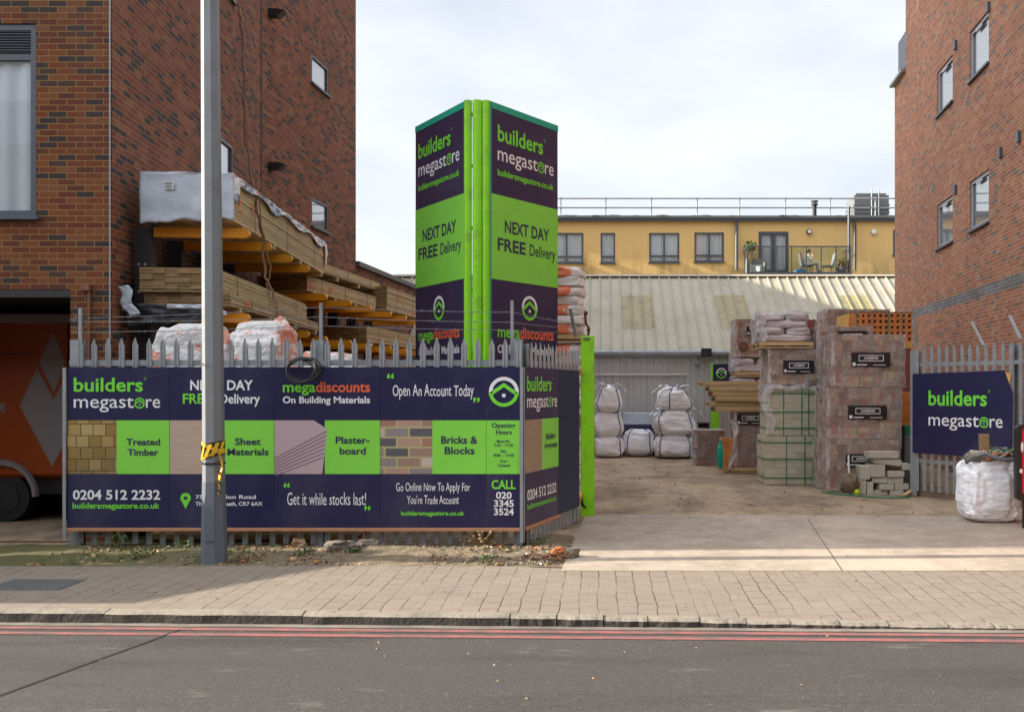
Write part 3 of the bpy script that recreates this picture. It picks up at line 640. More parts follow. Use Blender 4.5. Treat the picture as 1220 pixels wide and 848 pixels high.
# ------------------------------------------------------------------ right apartment block
RB = thing('apartment_building', 'bright red brick apartment block with a blue brick band on the right', 'building', (12, 18, 0))
def RY(px): return 7040/(px-810)
def RP(px): Y = RY(px); return Vector((PX(px, Y), Y))
q0 = RP(1066); dirn = (RP(1220)-q0).normalized(); q1 = q0 + dirn*18.0; q1u = RP(1079)
def ru(px): return (RP(px)-q0).length
w = MB(); ops = []
for a, b in ((1116.5, 1135), (1155.5, 1178)):
    for z in (5.2, 8.35): ops.append((ru(a), ru(b), z, z+1.04))
ops += [(ru(1240), ru(1280), 5.2, 6.24), (ru(1240), ru(1280), 8.35, 9.39)]
A, r, n = wall(w, q0, q1, 0, 10.5, ops, .12, bands=[(3.74, 3.965, 1)])
w.build('flank_wall', [M['brick_red'], M['brick_blue']], RB)
for o in ops: window(RB, A, r, n, *o, depth=.06, fm='white_frame', fw=.07, sillm='frame', openvent=True)
w = MB(); du = (q1u-q0).length; A2 = q0 + dirn*du; wall(w, A2, q1, 10.5, 17)
w.add([(A2.x,A2.y,10.5),(A2.x+10,A2.y,10.5),(A2.x+10,A2.y,17),(A2.x,A2.y,17)], [(3,2,1,0)])
w.build('upper_wall', M['brick_red'], RB)
w = MB(); w.add([(q0.x,q0.y,0),(q0.x+10,q0.y,0),(q0.x+10,q0.y,10.5),(q0.x,q0.y,10.5)], [(3,2,1,0)]); w.add([(q1.x,q1.y,0),(q1.x+10,q1.y,0),(q1.x+10,q1.y,17),(q1.x,q1.y,17)], [(0,1,2,3)]); w.build('end_wall', M['brick_red'], RB)
w = MB(); w.add([(q1.x,q1.y,17),(q1.x+10,q1.y,17),(A2.x+10,A2.y,17),(A2.x,A2.y,17)], [(0,1,2,3)]); w.build('roof', M['galv_dark'], RB)
pt = lambda u, z, d: A + r*u + Vector((0,0,z)) + n*d
w = MB(); w.bar(pt(-.12,10.53,-.12), pt(du,10.53,-.12), .5, .07); w.build('coping', M['galv'], RB)
w = MB(); w.bar(pt(.35,11.14,-.05), pt(du-.03,11.14,-.05), .06, .95); w.build('terrace_screen', M['frame'], RB)
for px, py in ((1139.3, 226), (1139.5, 54), (1178.7, 9), (1215, 163), (1193, 182)):
    u = ru(px); z = PZ(py, RY(px)); w = MB(); w.obox(pt(u, z, .02), (.06, .035, .095), Matrix((r, n, Vector((0,0,1)))).transposed()); w.build('vent', M['frame'], RB)

# ------------------------------------------------------------------ shed
SH = thing('warehouse_shed', 'long low shed with beige ribbed roof and grey corrugated wall closing the yard', 'shed', (3, 28, 0))
EY, EZ, RYY, RZZ = 28.0, 3.0, 32.5, 5.67; sl = Vector((0, RYY-EY, RZZ-EZ)); SN = Vector((0, -sl.z, sl.y)).normalized()
sx0, sx1 = -7.0, 13.0
def rp(X, t, h=0): return Vector((X, EY, EZ)) + sl*t + SN*h
w = MB(); k = 0; X = sx0 + .02; prof = []
while X < sx1: prof += [(X, 0), (X+.262, 0), (X+.276, .045), (X+.312, .045), (X+.326, 0)]; X += .331
w.add([rp(a, 0, h) for a, h in prof] + [rp(a, 1, h) for a, h in prof], [(i, i+1, len(prof)+i+1, len(prof)+i) for i in range(len(prof)-1)])
w.build('roof', M['roofsheet'], SH)
def RL(X0, t0, t1):
    w = MB(); nn = 3; X = sx0 + .02 + .331*round((X0-sx0)/.331)
    pr = []
    for j in range(nn): pr += [(X+.0, .006), (X+.262, .006), (X+.276, .052), (X+.312, .052), (X+.326, .006)]; X += .331
    w.add([rp(a, t0, h) for a, h in pr] + [rp(a, t1, h) for a, h in pr], [(i, i+1, len(pr)+i+1, len(pr)+i) for i in range(len(pr)-1)]); w.build('rooflight', M['rooflight'], SH)
RL(.65, .265, .72); RL(3.6, .265, .72); RL(7.6, .265, .72)
w = MB(); w.prism([(0,RYY-.12,RZZ+.01),(0,RYY,RZZ+.085),(0,RYY+.3,RZZ-.05)], (sx0,0,0), (sx1,0,0)); w.build('ridge_cap', M['roofsheet'], SH)
w = MB(); w.add([(sx0,RYY,RZZ-.02),(sx1,RYY,RZZ-.02),(sx1,RYY+5,2.6),(sx0,RYY+5,2.6)], [(0,1,2,3)]); w.build('rear_roof', M['roofsheet'], SH)
w = MB(); X = sx0; pr = []
while X < sx1: pr += [(X, 0), (X+.11, 0), (X+.135, .03), (X+.175, .03)]; X += .2
w.add([(a, EY+.12-h, 0) for a, h in pr] + [(a, EY+.12-h, EZ-.03) for a, h in pr], [(i, i+1, len(pr)+i+1, len(pr)+i) for i in range(len(pr)-1)])
w.build('wall', M['wallsheet'], SH)
w = MB(); w.tube([(sx0, EY-.03, 2.93), (sx1, EY-.03, 2.93)], .095, 10); w.build('gutter', M['galv'], SH)
w = MB(); w.tube([P(709, 446, 28.04), P(818, 446, 28.04)], .035, 6); w.build('conduit', M['white_paint'], SH)
w = MB(); w.blob(P(830.5, 433, 27.98), (.08,.06,.09), 2, 3, .05, 1); w.build('bulkhead_lamp', M['galv'], SH)
w = MB(); w.box(PX(835.5,27.8), PX(847.5,27.8), 27.72, 27.85, PZ(425,27.8), PZ(415,27.8)); fl = w.build('floodlight', M['black'], SH)
w = MB(); w.box(PX(838,27.7), PX(845.5,27.7), 27.70, 27.718, PZ(423,27.7), PZ(417.5,27.7)); w.build('lamp_glass', M['glass'], fl)

# ------------------------------------------------------------------ yellow block with balcony behind the shed
YB = thing('yellow_building', 'flat roofed block clad in yellow boards with a glass balcony behind the shed', 'building', (6, 41, 0)); YY = 41.0
yx0, yx1, yz1 = -3.6, 18.0, PZ(264, YY)
wins = [(655,695,277.5,313.3,1),(715.6,732.8,277.5,313.3,0),(773.4,809.3,277.5,312.6,1),(827.3,862.5,277,312,1),(1064,1085,274,304,0)]
w = MB(); ops = [(PX(a,YY)-yx0, PX(b,YY)-yx0, PZ(d,YY), PZ(c,YY)) for a,b,c,d,_ in wins]; dop = (PX(903.8,YY)-yx0, PX(939.5,YY)-yx0, PZ(325,YY), PZ(276,YY))
A, r, n = wall(w, (yx0,YY), (yx1,YY), 0, yz1, ops+[dop], .1); w.build('wall', M['yellowclad'], YB)
for (a,b,c,d,m), o in zip(wins, ops): window(YB, A, r, n, *o, depth=.02, fw=.06, mull=((o[0]+o[1])/2,) if m else (), trans=(o[2]+.27,), back='curtain')
window(YB, A, r, n, *dop, depth=.02, fw=.13, mull=((dop[0]+dop[1])/2,), sill=False, back='curtain', name='door')
w = MB(); w.add([(yx0,YY,0),(yx0,YY+9,0),(yx0,YY+9,yz1),(yx0,YY,yz1),(yx1,YY,0),(yx1,YY+9,0),(yx1,YY+9,yz1),(yx1,YY,yz1)], [(0,3,2,1),(4,5,6,7),(1,2,6,5)]); w.build('side_wall', M['yellowclad'], YB)
w = MB(); w.box(yx0-.15, yx1+.15, YY-.16, YY+9.1, yz1+.002, yz1+.12); w.build('fascia', M['frame'], YB)
w = MB(); w.box(yx0-.18, yx1+.18, YY-.2, YY+9.1, yz1+.122, yz1+.22)
for i in range(46): w.blob((U(yx0,yx1), YY-.1+U(-.08,.3), yz1+.22), (U(.15,.4), .12, U(.02,.07)), i, 3, .4, 1)
w.build('roof', M['dead' if False else 'galv_dark'], YB)
w = MB()
for px in (668,721.5,776,830.5,881,935.5,989,1043): w.tube([P(px, 262, 42.5), P(px, 235, 42.5)], .032, 6)
w.build('railing_post', M['galv'], YB)
for py in (236.5, 247.5): w = MB(); w.tube([(yx0, 42.5, PZ(py,42.5)), (yx1, 42.5, PZ(py,42.5))], .034, 6); w.build('roof_rail', M['galv'], YB)
for px in (877.5, 1018.5):
    w = MB(); w.tube([P(px, 262, YY-.09), P(px, 322, YY-.09)], .06, 8); w.build('downpipe', M['frame'], YB)
w = MB(); w.tube([P(1011.3, 246, 40.6), P(1011.3, 325, 40.6)], .055, 8); w.build('pole', M['frame'], YB)
for px, py, m in ((963.8,276.4,'galv'), (1040.6,276.6,'white_paint')):
    w = MB(); c = P(px,py,YY); w.tube([c+Vector((0,.02,0)), c+Vector((0,-.12,0))], .11, 14); ol = w.build('bulkhead_light', M['black' if m=='galv' else m], YB)
    w = MB(); w.tube([c+Vector((0,-.122,0)), c+Vector((0,-.15,0))], .075, 12); w.build('light_cover', M['white_paint'], ol)
by = 39.6; bx0, bx1 = PX(890,by), PX(1014.5,by); fz = PZ(324,by)
w = MB(); w.box(bx0, bx1, by, YY-.01, fz-.16, fz); bal = w.build('balcony', M['frame'], YB)
w = MB(); npn = 7
for i in range(npn+1): x = bx0+.02+(bx1-bx0-.04)*i/npn; w.box(x-.022, x+.022, by+.03, by+.075, fz, fz+1.02)
for k in (0,1): w.box((bx0, bx1-.04)[k], (bx0+.04, bx1)[k], by+.8, by+.84, fz, fz+1.02)
w.box(bx0, bx1, by+.025, by+.08, fz+1.02, fz+1.07); w.box(bx0, bx0+.04, by+.08, YY-.02, fz+1.02, fz+1.07); w.box(bx1-.04, bx1, by+.08, YY-.02, fz+1.02, fz+1.07)
w.build('balcony_rail', M['frame'], bal)
w = MB()
for i in range(npn): x0_ = bx0+.05+(bx1-bx0-.04)*i/npn; w.box(x0_, x0_+(bx1-bx0)/npn-.07, by+.045, by+.055, fz+.06, fz+1.0)
w.build('balcony_glass', M['balustrade_glass'], bal)
w = MB(); w.box(PX(1015,YY), PX(1034,YY), 39.9, YY-.02, fz-.3, fz-.12); w.box(PX(1015,by), 17, 39.5, YY-.02, fz-.32, fz-.3); w.build('lower_roof', M['frame'], YB)
# roof plant
TK = thing('water_tank', 'dark ribbed tank on the yellow block roof behind the railing', 'tank', P(1038, 262, 43.6)); w = MB(); x0, x1 = PX(1018,43.5), PX(1059,43.5); z0, z1 = yz1+.22, PZ(232.5,43.5)
w.box(x0, x1, 43.5, 45, z0, z1)
for i in range(6): w.box(x0-.03, x1+.03, 43.46, 45.03, z0+.12+i*.16, z0+.19+i*.16)
w.build('body', M['galv_dark'], TK); w = MB(); w.box(x0+.1, x1-.1, 43.6, 44.9, z1+.002, z1+.1); w.build('lid', M['galv_dark'], TK)
w = MB()
for d in (0, .32): w.tube([(x0+.75+d, 43.4, z0), (x0+.75+d, 43.4, z1+.25)], .025, 6)
for i in range(5): w.tube([(x0+.75, 43.4, z0+.15+i*.25), (x0+1.07, 43.4, z0+.15+i*.25)], .018, 5)
w.build('ladder', M['galv'], TK)
FLU = MB(); c = P(970.5, 262, 42.2); FLU.tube([c, c+Vector((0,0,.62))], .09, 10); FLU.tube([c+Vector((0,0,.62)), c+Vector((0,0,.72))], .14, 10); FLU.tube([c+Vector((0,0,.78)), c+Vector((0,0,.83))], .16, 10)
tag(rename(FLU.build('roof_flue', M['black']), c), 'short black capped flue on the yellow block roof', 'flue')
# ------------------------------------------------------------------ palisade fences
def pale_geo(mb, c, r, n, z0, z1):
    xs_ = [-.034, -.020, -.006, .006, .020, .034]; ys_ = [0, .014, .003, .003, .014, 0]; zs_ = [z1-.085, z1-.05, z1-.012, z1, z1-.05, z1-.085]; zs_[2] = zs_[3] = z1
    pr = [c + r*x + n*y for x, y in zip(xs_, ys_)]; vs = []
    for d in (0, -.003):
        vs += [p + n*d + Vector((0,0,z0)) for p in pr] + [p + n*d + Vector((0,0,z)) for p, z in zip(pr, zs_)]
    k = 6; fs = []
    for i in range(k-1): fs += [(i, i+1, k+i+1, k+i), (2*k+i, 3*k+i, 3*k+i+1, 2*k+i+1), (k+i, k+i+1, 3*k+i+1, 3*k+i)]
    fs += [(0, k, 3*k, 2*k), (k-1, 3*k-1, 4*k-1, 2*k-1)]
    mb.add(vs, fs)
def palisade(root, A, B, count, z0, z1, posts, rails, first=.5, zb=0):
    A = Vector((*A, 0)); B = Vector((*B, 0)); ln = (B-A).length; r = (B-A)/ln; n = Vector((r.y, -r.x, 0)); rot = Matrix((r, n, Vector((0,0,1)))).transposed()
    pitch = ln/count
    for i in range(count):
        c = A + r*(pitch*(i+first)); m = MB(); j = U(-.012, .012)
        pale_geo(m, c + r*U(-.004,.004), (r + Vector((0,0,0))), n, z0+j, z1+j); m.build('pale', M['galv'], root)
    for z in rails: m = MB(); m.obox(A + r*ln/2 - n*.035 + Vector((0,0,z)), (ln/2, .022, .022), rot); m.obox(A + r*ln/2 - n*.012 + Vector((0,0,z)), (ln/2, .003, .034), rot); m.build('rail', M['galv'], root)
    for u, w_, zt in posts:
        c = A + r*u; m = MB(); d0 = -.06
        m.obox(c + n*(-.02) + Vector((0,0,(zb+zt)/2)), (w_/2, .004, (zt-zb)/2), rot); m.obox(c - n*.12 + Vector((0,0,(zb+zt)/2)), (w_/2, .004, (zt-zb)/2), rot); m.obox(c - n*.07 + Vector((0,0,(zb+zt)/2)), (.004, .044, (zt-zb)/2), rot); m.build('post', M['galv'], root)
    return r, n
FY = 11.25; fa, fb, fc_ = (PX(82,FY), FY), (PX(621,FY), FY), (-.31, 13.15)
FF = thing('palisade_fence', 'galvanised palisade fence carrying the long printed hoarding along the pavement', 'fence', (-3.5, FY, 0))
palisade(FF, fa, fb, 33, .06, PZ(403, FY), [(.07, .13, PZ(405,FY)), (PX(379,FY)-fa[0], .11, PZ(405,FY)), (fb[0]-fa[0]-.04, .10, PZ(404,FY))], (.5, 2.17), .85)
for px, pt_, pb in ((96, 367, 440), (382.5, 361, 440), (610, 358, 440)):
    m = MB(); m.bar(P(px, pb, FY+.08), P(px, pt_, FY+.08), .035, .035); m.build('wire_post', M['galv'], FF)
FR = thing('palisade_fence', 'short galvanised palisade fence turning back to the green gate post', 'fence', (-.6, 12.2, 0))
ra, rb_ = (fb[0]+.08, FY+.12), (fc_[0]-.0, fc_[1]+.25)
palisade(FR, ra, rb_, 13, .06, 2.42, [(.03,.1,2.4), (2.1,.1,2.4)], (.5, 2.17), .5)
m = MB(); m.bar(P(686, 400, 13.35), P(679, 366, 12.9), .04, .04); m.build('wire_post', M['galv'], FR)
GF = thing('palisade_fence', 'galvanised palisade fence on the right below the brick flank with a sign on it', 'fence', (6.2, 15.8, 0))
ga, gb = Vector((5.46, 17.02)), Vector((7.30, 14.2)); 
palisade(GF, ga, gb, 22, .10, 2.63, [(.03,.14,2.55), (1.95,.1,2.6), (3.2,.1,2.6)], (.62, 2.30), .8)
for (p0, p1) in (((1172,412,16.1),(1158,384,16.9)), ((1216,404,15.4),(1203,376,16.2)), ((1091,412,17.05),(1089,378,17.0))):
    m = MB(); m.bar(P(*p0), P(*p1), .05, .02); m.build('wire_post', M['galv'], GF)

# ------------------------------------------------------------------ hoarding boards
SY = 11.14
def board_face(A, B): return Face((A[0], A[1], 0), (B[0]-A[0], B[1]-A[1], 0))
FC = Face((0, SY, 0), (1, 0, 0))
def fx(px): return PX(px, SY)
def fz_(py): return PZ(py, SY)
ZT, ZG1, ZG0, ZB = fz_(437.3), fz_(500.6), fz_(564.4), fz_(628.3)
def board(label, x0, x1, face=FC, m='navy', group='printed boards of the long hoarding'):
    b = face.pt((x0+x1)/2, 0)
    t = thing('sign_board', label, 'sign', (b.x, b.y, (ZT+ZB)/2), 0, group)
    mb = MB(); c = face.pt((x0+x1)/2, (ZT+ZB)/2, -.011); mb.obox(c, ((x1-x0)/2-.0015, .010, (ZT-ZB)/2), Matrix((face.r, face.n, Vector((0,0,1)))).transposed()); mb.build('panel', M[m], t)
    return t
def band(t, x0, x1, split, face=FC):
    mb = MB(); face.quad(mb, split, x1-.002, ZG0, ZG1, .0012); mb.build('green_panel', M['green'], t)
def ink(t, name, mb, m):
    segs = mb.segs + [(len(mb.f), '')]
    for (a, nm), (b, _) in zip(segs, segs[1:]):
        fs = mb.f[a:b]
        if not fs: continue
        q = MB(); ids = sorted({i for f in fs for i in f}); mp = {o: k for k, o in enumerate(ids)}
        q.v = [mb.v[i] for i in ids]; q.f = [tuple(mp[i] for i in f) for f in fs]; q.m = [0]*len(fs); q.build(nm, M[m], t)
B_ = [80, 202, 326.7, 453, 579.3, 622]; bx_ = [fx(q) for q in B_]
# 1 logo, treated timber, phone
t = board('hoarding board with the shop logo, treated timber and a phone number', bx_[0], bx_[1]); band(t, bx_[0], bx_[1], fx(139))
p = MB(); FC.quad(p, bx_[0]+.003, fx(139), ZG0, ZG1, .0013); p.build('picture', M['pic_timber'], t)
wb, gb_, nb = MB(), MB(), MB()
FC.brand(wb, gb_, fx(88), fx(191), fz_(466), .152, fz_(485.6), .150)
FC.text(nb, 'Treated', fx(150.7), fx(191), fz_(530), .072, bold=.025); FC.text(nb, 'Timber', fx(152), fx(189), fz_(542.3), .072, bold=.025)
FC.text(wb, '0204 512 2232', fx(87), fx(191), fz_(594.6), .105, bold=.025); FC.text(gb_, 'buildersmegastore.co.uk', fx(86.5), fx(190.4), fz_(605.3), .062, bold=.025)
ink(t, 'lettering', wb, 'white_ink'); ink(t, 'lettering', gb_, 'green_ink'); ink(t, 'lettering', nb, 'navy_ink')
# 2 next day delivery, sheet materials, address
t = board('hoarding board with next day delivery, sheet materials and the address behind the lamp post', bx_[1], bx_[2]); band(t, bx_[1], bx_[2], fx(262))
p = MB(); FC.quad(p, bx_[1]+.003, fx(262), ZG0, ZG1, .0013); p.build('picture', M['pic_ply'], t)
wb, gb_, nb = MB(), MB(), MB()
FC.text(wb, 'NEXT DAY', fx(226.7), fx(301.6), fz_(464.4), .108, bold=.025); FC.text(gb_, 'FREE', fx(218), fx(251), fz_(480.3), .108, bold=.022); FC.text(wb, 'Delivery', fx(262), fx(310), fz_(480.3), .105, bold=.02)
FC.text(nb, 'Sheet', fx(280), fx(310.8), fz_(529.6), .074, bold=.025); FC.text(nb, 'Materials', fx(271), fx(320), fz_(541.9), .074, bold=.025)
FC.text(wb, '757 London Road', fx(233), fx(305), fz_(593.8), .042, bold=.02); FC.text(wb, 'Thornton Heath, CR7 6AX', fx(233), fx(313), fz_(602), .042, bold=.02)
cx, cz, rr = fx(221.3), fz_(593), .060
gb_.seg('map_pin'); FC.stroke(gb_, [(cx+rr*.68*math.cos(R(a)), cz+.68*rr*math.sin(R(a))) for a in range(0,360,15)], rr*.64, .004, True)
FC.poly(gb_, [(cx+rr*.97*math.cos(R(200)), cz+rr*.97*math.sin(R(200))), (cx, cz-.125), (cx+rr*.97*math.cos(R(-20)), cz+rr*.97*math.sin(R(-20))), (cx+rr*.4, cz-.05), (cx, cz-.055), (cx-rr*.4, cz-.05)], .0042)
ink(t, 'lettering', wb, 'white_ink'); ink(t, 'lettering', gb_, 'green_ink'); ink(t, 'lettering', nb, 'navy_ink')
# 3 mega discounts, plasterboard
t = board('hoarding board with mega discounts in green and red over plasterboard', bx_[2], bx_[3]); band(t, bx_[2], bx_[3], fx(387))
p = MB(); FC.poly(p, [(bx_[2]+.003, ZG0), (fx(384), ZG0), (fx(390), fz_(511)), (fx(374), ZG1), (bx_[2]+.003, ZG1)], .0016); p.build('picture', M['pic_plaster'], t)
p = MB()
for k in range(7): FC.stroke(p, [(fx(327.5), fz_(546+k*3.4)), (fx(389.5-k*.7), fz_(513.5+k*5.2))], .012, .0022)
p.build('picture', M['pic_plaster_edge'], t)
wb, gb_, nb, rb = MB(), MB(), MB(), MB()
FC.text(gb_, 'mega', fx(337), fx(376), fz_(466.7), .115, bold=.022); FC.text(rb, 'discounts', fx(376.6), fx(441), fz_(466.7), .115, bold=.022)
FC.text(wb, 'On Building Materials', fx(337), fx(441), fz_(480), .074, bold=.025)
FC.text(nb, 'Plaster-', fx(400), fx(440.5), fz_(528), .076, bold=.025); FC.text(nb, 'board', fx(404.7), fx(436), fz_(540.9), .076, bold=.025)
FC.text(gb_, '\u201c', fx(338), fx(345.5), fz_(588.5), .125, bold=.022); FC.text(gb_, '\u201d', fx(434), fx(441.5), fz_(616), .125, bold=.022)
FC.text(wb, 'Get it while stocks last!', fx(341.8), fx(436.8), fz_(601.3), .135, bold=.002, jit=.05)
ink(t, 'lettering', wb, 'white_ink'); ink(t, 'lettering', gb_, 'green_ink'); ink(t, 'lettering', nb, 'navy_ink'); ink(t, 'lettering', rb, 'coral')
# 4 account, bricks and blocks
t = board('hoarding board reading open an account today over bricks and blocks', bx_[3], bx_[4]); band(t, bx_[3], bx_[4], fx(515.3))
p = MB(); FC.quad(p, bx_[3]+.003, fx(515.3), ZG0, ZG1, .0013); p.build('picture', M['pic_bricks'], t)
wb, gb_, nb = MB(), MB(), MB()
FC.text(gb_, '\u201c', fx(461), fx(469.5), fz_(459.5), .135, bold=.022); FC.text(gb_, '\u201d', fx(563.6), fx(571.7), fz_(488), .135, bold=.022)
FC.text(wb, 'Open An Account Today', fx(467.5), fx(564.5), fz_(471.6), .128, bold=.004, jit=.05)
FC.text(nb, 'Bricks &', fx(525.6), fx(569), fz_(528), .08, bold=.025); FC.text(nb, 'Blocks', fx(529.7), fx(565.5), fz_(540.6), .08, bold=.025)
FC.text(wb, 'Go Online Now To Apply For', fx(471.7), fx(560), fz_(584.6), .092, bold=.003, jit=.05); FC.text(wb, "You're Trade Account", fx(485), fx(546.8), fz_(600), .092, bold=.003, jit=.05)
FC.text(gb_, 'buildersmegastore.co.uk', fx(478), fx(553.3), fz_(613.6), .048, bold=.022)
ink(t, 'lettering', wb, 'white_ink'); ink(t, 'lettering', gb_, 'green_ink'); ink(t, 'lettering', nb, 'navy_ink')
# 5 emblem, opening hours, call
t = board('narrow hoarding board with round emblem, opening hours and call numbers at the corner', bx_[4], bx_[5]); band(t, bx_[4], bx_[5], bx_[4]+.002)
wb, gb_, nb = MB(), MB(), MB()
FC.logo(wb, gb_, fx(600.3), fz_(466.6), .152, w=.27)
FC.text(nb, 'Opening', fx(586), fx(613.8), fz_(509.2), .052, bold=.02); FC.text(nb, 'Hours', fx(591), fx(609.7), fz_(517.3), .052, bold=.02)
for s_, a, b, y in (('Mon-Fri',592,607.5,527), ('7:30 - 17:30',588.5,611.5,531.8), ('Sat',596.5,603.2,538.6), ('8:00 - 13:00',588,612.5,543.6), ('Sun',596.2,604,550.6), ('Closed',592.7,607.5,555.6)): FC.text(nb, s_, fx(a), fx(b), fz_(y), .030, bold=.015)
FC.text(gb_, 'CALL', fx(585.7), fx(614.4), fz_(582), .098, bold=.025)
for s_, a, b, y in (('020',591,609.7,593.6), ('3345',588.6,612.2,603.3), ('3524',588.6,612.2,613.1)): FC.text(wb, s_, fx(a), fx(b), fz_(y), .074, bold=.025)
ink(t, 'lettering', wb, 'white_ink'); ink(t, 'lettering', gb_, 'green_ink'); ink(t, 'lettering', nb, 'navy_ink')
# return boards
rA = Vector((bx_[5]+.03, SY+.03, 0)); rdir = Vector((fc_[0]-rA.x, fc_[1]-rA.y, 0)).normalized()
FRt = Face(rA, rdir)
t = board('printed board on the short return with gravel picture and building aggregates', .0, 1.2, FRt, 'purple', 'boards on the return by the gate post')
mb = MB(); FRt.quad(mb, .58, 1.198, ZG0, ZG1, .0012); mb.build('green_panel', M['green'], t)
p = MB(); FRt.quad(p, .003, .58, ZG0, ZG1, .0013); p.build('picture', M['pic_gravel'], t)
wb, gb_, nb = MB(), MB(), MB()
FRt.brand(wb, gb_, .06, 1.13, fz_(465.5), .17, fz_(485.8), .16)
FRt.text(nb, 'Building', .72, 1.07, fz_(527), .07, bold=.02); FRt.text(nb, 'Aggregates', .66, 1.14, fz_(538.5), .07, bold=.02)
FRt.text(wb, '0204 512 2232', .07, 1.10, fz_(597), .115, bold=.02); FRt.text(gb_, 'buildersmegastore.co.uk', .07, 1.10, fz_(608), .06, bold=.02)
ink(t, 'lettering', wb, 'white_ink'); ink(t, 'lettering', gb_, 'green_ink'); ink(t, 'lettering', nb, 'navy_ink')
t = board('plain dark blue board between the printed return and the green gate post', 1.2, 2.08, FRt, 'navy_plain', 'boards on the return by the gate post')
# battens and trims
for x0, x1, l in ((bx_[0]-.01, fx(359), 'reddish batten along the bottom of the hoarding, left length'), (fx(359)+.004, bx_[5], 'reddish batten along the bottom of the hoarding, right length')):
    m = MB(); m.box(x0, x1, SY-.012, SY+.022, fz_(632.6), fz_(628.5)); tag(rename(m.build('timber_batten', M['batten'], bevel=.003), ((x0+x1)/2, SY, fz_(630))), l, 'batten', 'battens under the hoarding')
m = MB(); c = FRt.pt(.62, fz_(630.4), .0); m.obox(c, (.61, .015, .02), Matrix((FRt.r, FRt.n, Vector((0,0,1)))).transposed()); tag(rename(m.build('timber_batten', M['batten'], bevel=.003), c), 'short reddish batten under the printed return board', 'batten', 'battens under the hoarding')
m = MB(); m.box(fx(75.5), fx(79.6), SY-.02, SY-.014, fz_(643), fz_(438)); m.box(fx(75.5), fx(76), SY-.0135, SY+.05, fz_(643), fz_(438)); tag(rename(m.build('edge_trim', M['galv']), (fx(77), SY, fz_(643))), 'grey metal strip capping the left end of the hoarding', 'trim', 'metal trims of the hoarding')
m = MB(); m.box(fx(619.6), fx(623.6), SY-.022, SY-.016, fz_(646), fz_(437)); m.bar((fx(623.6)+.012, SY-.0, fz_(646)), (fx(623.6)+.012, SY-.0, fz_(437)), .005, .05); tag(rename(m.build('edge_trim', M['galv']), (fx(621), SY, fz_(646))), 'grey metal angle covering the front corner of the hoarding', 'trim', 'metal trims of the hoarding')
# sign on the right fence
gd = (gb-ga).normalized(); FG = Face((ga.x, ga.y, 0), (gd.x, gd.y, 0)); dg = .03
sg = thing('sign_board', 'navy logo sign with a torn corner fixed to the right hand palisade fence', 'sign', FG.pt(1, .75, dg))
zb_, zt_ = .76, 2.14; mb = MB()
pl = [FG.pt(u, z, dg) for u, z in ((.06, zb_), (1.99, zb_), (2.0, 1.80), (1.86, zt_+.03), (.06, zt_))]; mb.prism(pl, (0,0,0), FG.n*.016); mb.build('panel', M['navy'], sg)
wb, gb_ = MB(), MB(); FG.brand(wb, gb_, .40, 1.83, 1.60, .245, 1.25, .215, dg+.019); ink(sg, 'lettering', wb, 'white_ink'); ink(sg, 'lettering', gb_, 'green_ink')
mb = MB(); mb.add([FG.pt(1.87, zt_+.01, dg+.004), FG.pt(1.97, zt_-.02, dg+.004), FG.pt(1.95, zt_-.2, dg+.004)], [(0,1,2)]); mb.build('torn_corner', M['ybrick'], sg, solid=.006)
# barbed wire strands
def strand(label, pts, barbs=True):
    m = MB(); ps = []
    for a, b in zip(pts, pts[1:]):
        a, b = Vector(a), Vector(b); nseg = max(4, int((b-a).length/.25))
        for i in range(nseg): t = i/nseg; q = a.lerp(b, t); q.z -= .025*(b-a).length*.5*4*t*(1-t)*.4; ps.append(q)
    ps.append(Vector(pts[-1])); m.tube(ps, .0045, 4)
    if barbs:
        for a, b in zip(ps, ps[1:]):
            for k in range(2):
                q = a.lerp(b, (k+.5)/2); d = Vector((U(-1,1), U(-1,1), U(-.6,1))).normalized()*.022; m.tube([q-d, q+d], .003, 3)
    tag(rename(m.build('barbed_wire', M['wire']), pts[0]), label, 'barbed wire', 'barbed wire over the hoarding')
wy = FY+.1
strand('top strand of barbed wire over the hoarding', [P(84,380,wy), P(96,379,wy), P(382,366,wy), P(610,372,wy), P(684,385,13.2)])
strand('middle strand of barbed wire over the hoarding', [P(84,381.5,wy), P(96,383.5,wy), P(382,377.5,wy), P(610,384,wy), P(686,391,13.2)])
strand('lowest strand of barbed wire over the hoarding', [P(84,396,wy), P(96,395.5,wy), P(382,388,wy), P(610,393,wy), P(686,396,13.2)], False)
# coil of cable on the fence
m = MB()
for k in range(6):
    pts = []; rr = .165+U(-.02,.02); ox, oz = U(-.02,.02), U(-.02,.01)
    for i in range(33):
        a = 2*math.pi*i/32; pts.append(P(361,441,SY-.05) + Vector((ox+rr*1.08*math.cos(a), -.012*k+.03*math.sin(a), oz+rr*.82*math.sin(a)+.01*math.sin(3*a+k))))
    m.tube(pts, .0085, 6)
for k in range(3): m.tube([P(373,429+k*2,SY-.1), P(377,437+k*3,SY-.12), P(372,450,SY-.1)], .012, 6)
tag(rename(m.build('cable_coil', M['black'], smooth=True), P(361,430,SY)), 'black coil of old cable hung over the fence spikes', 'cable')

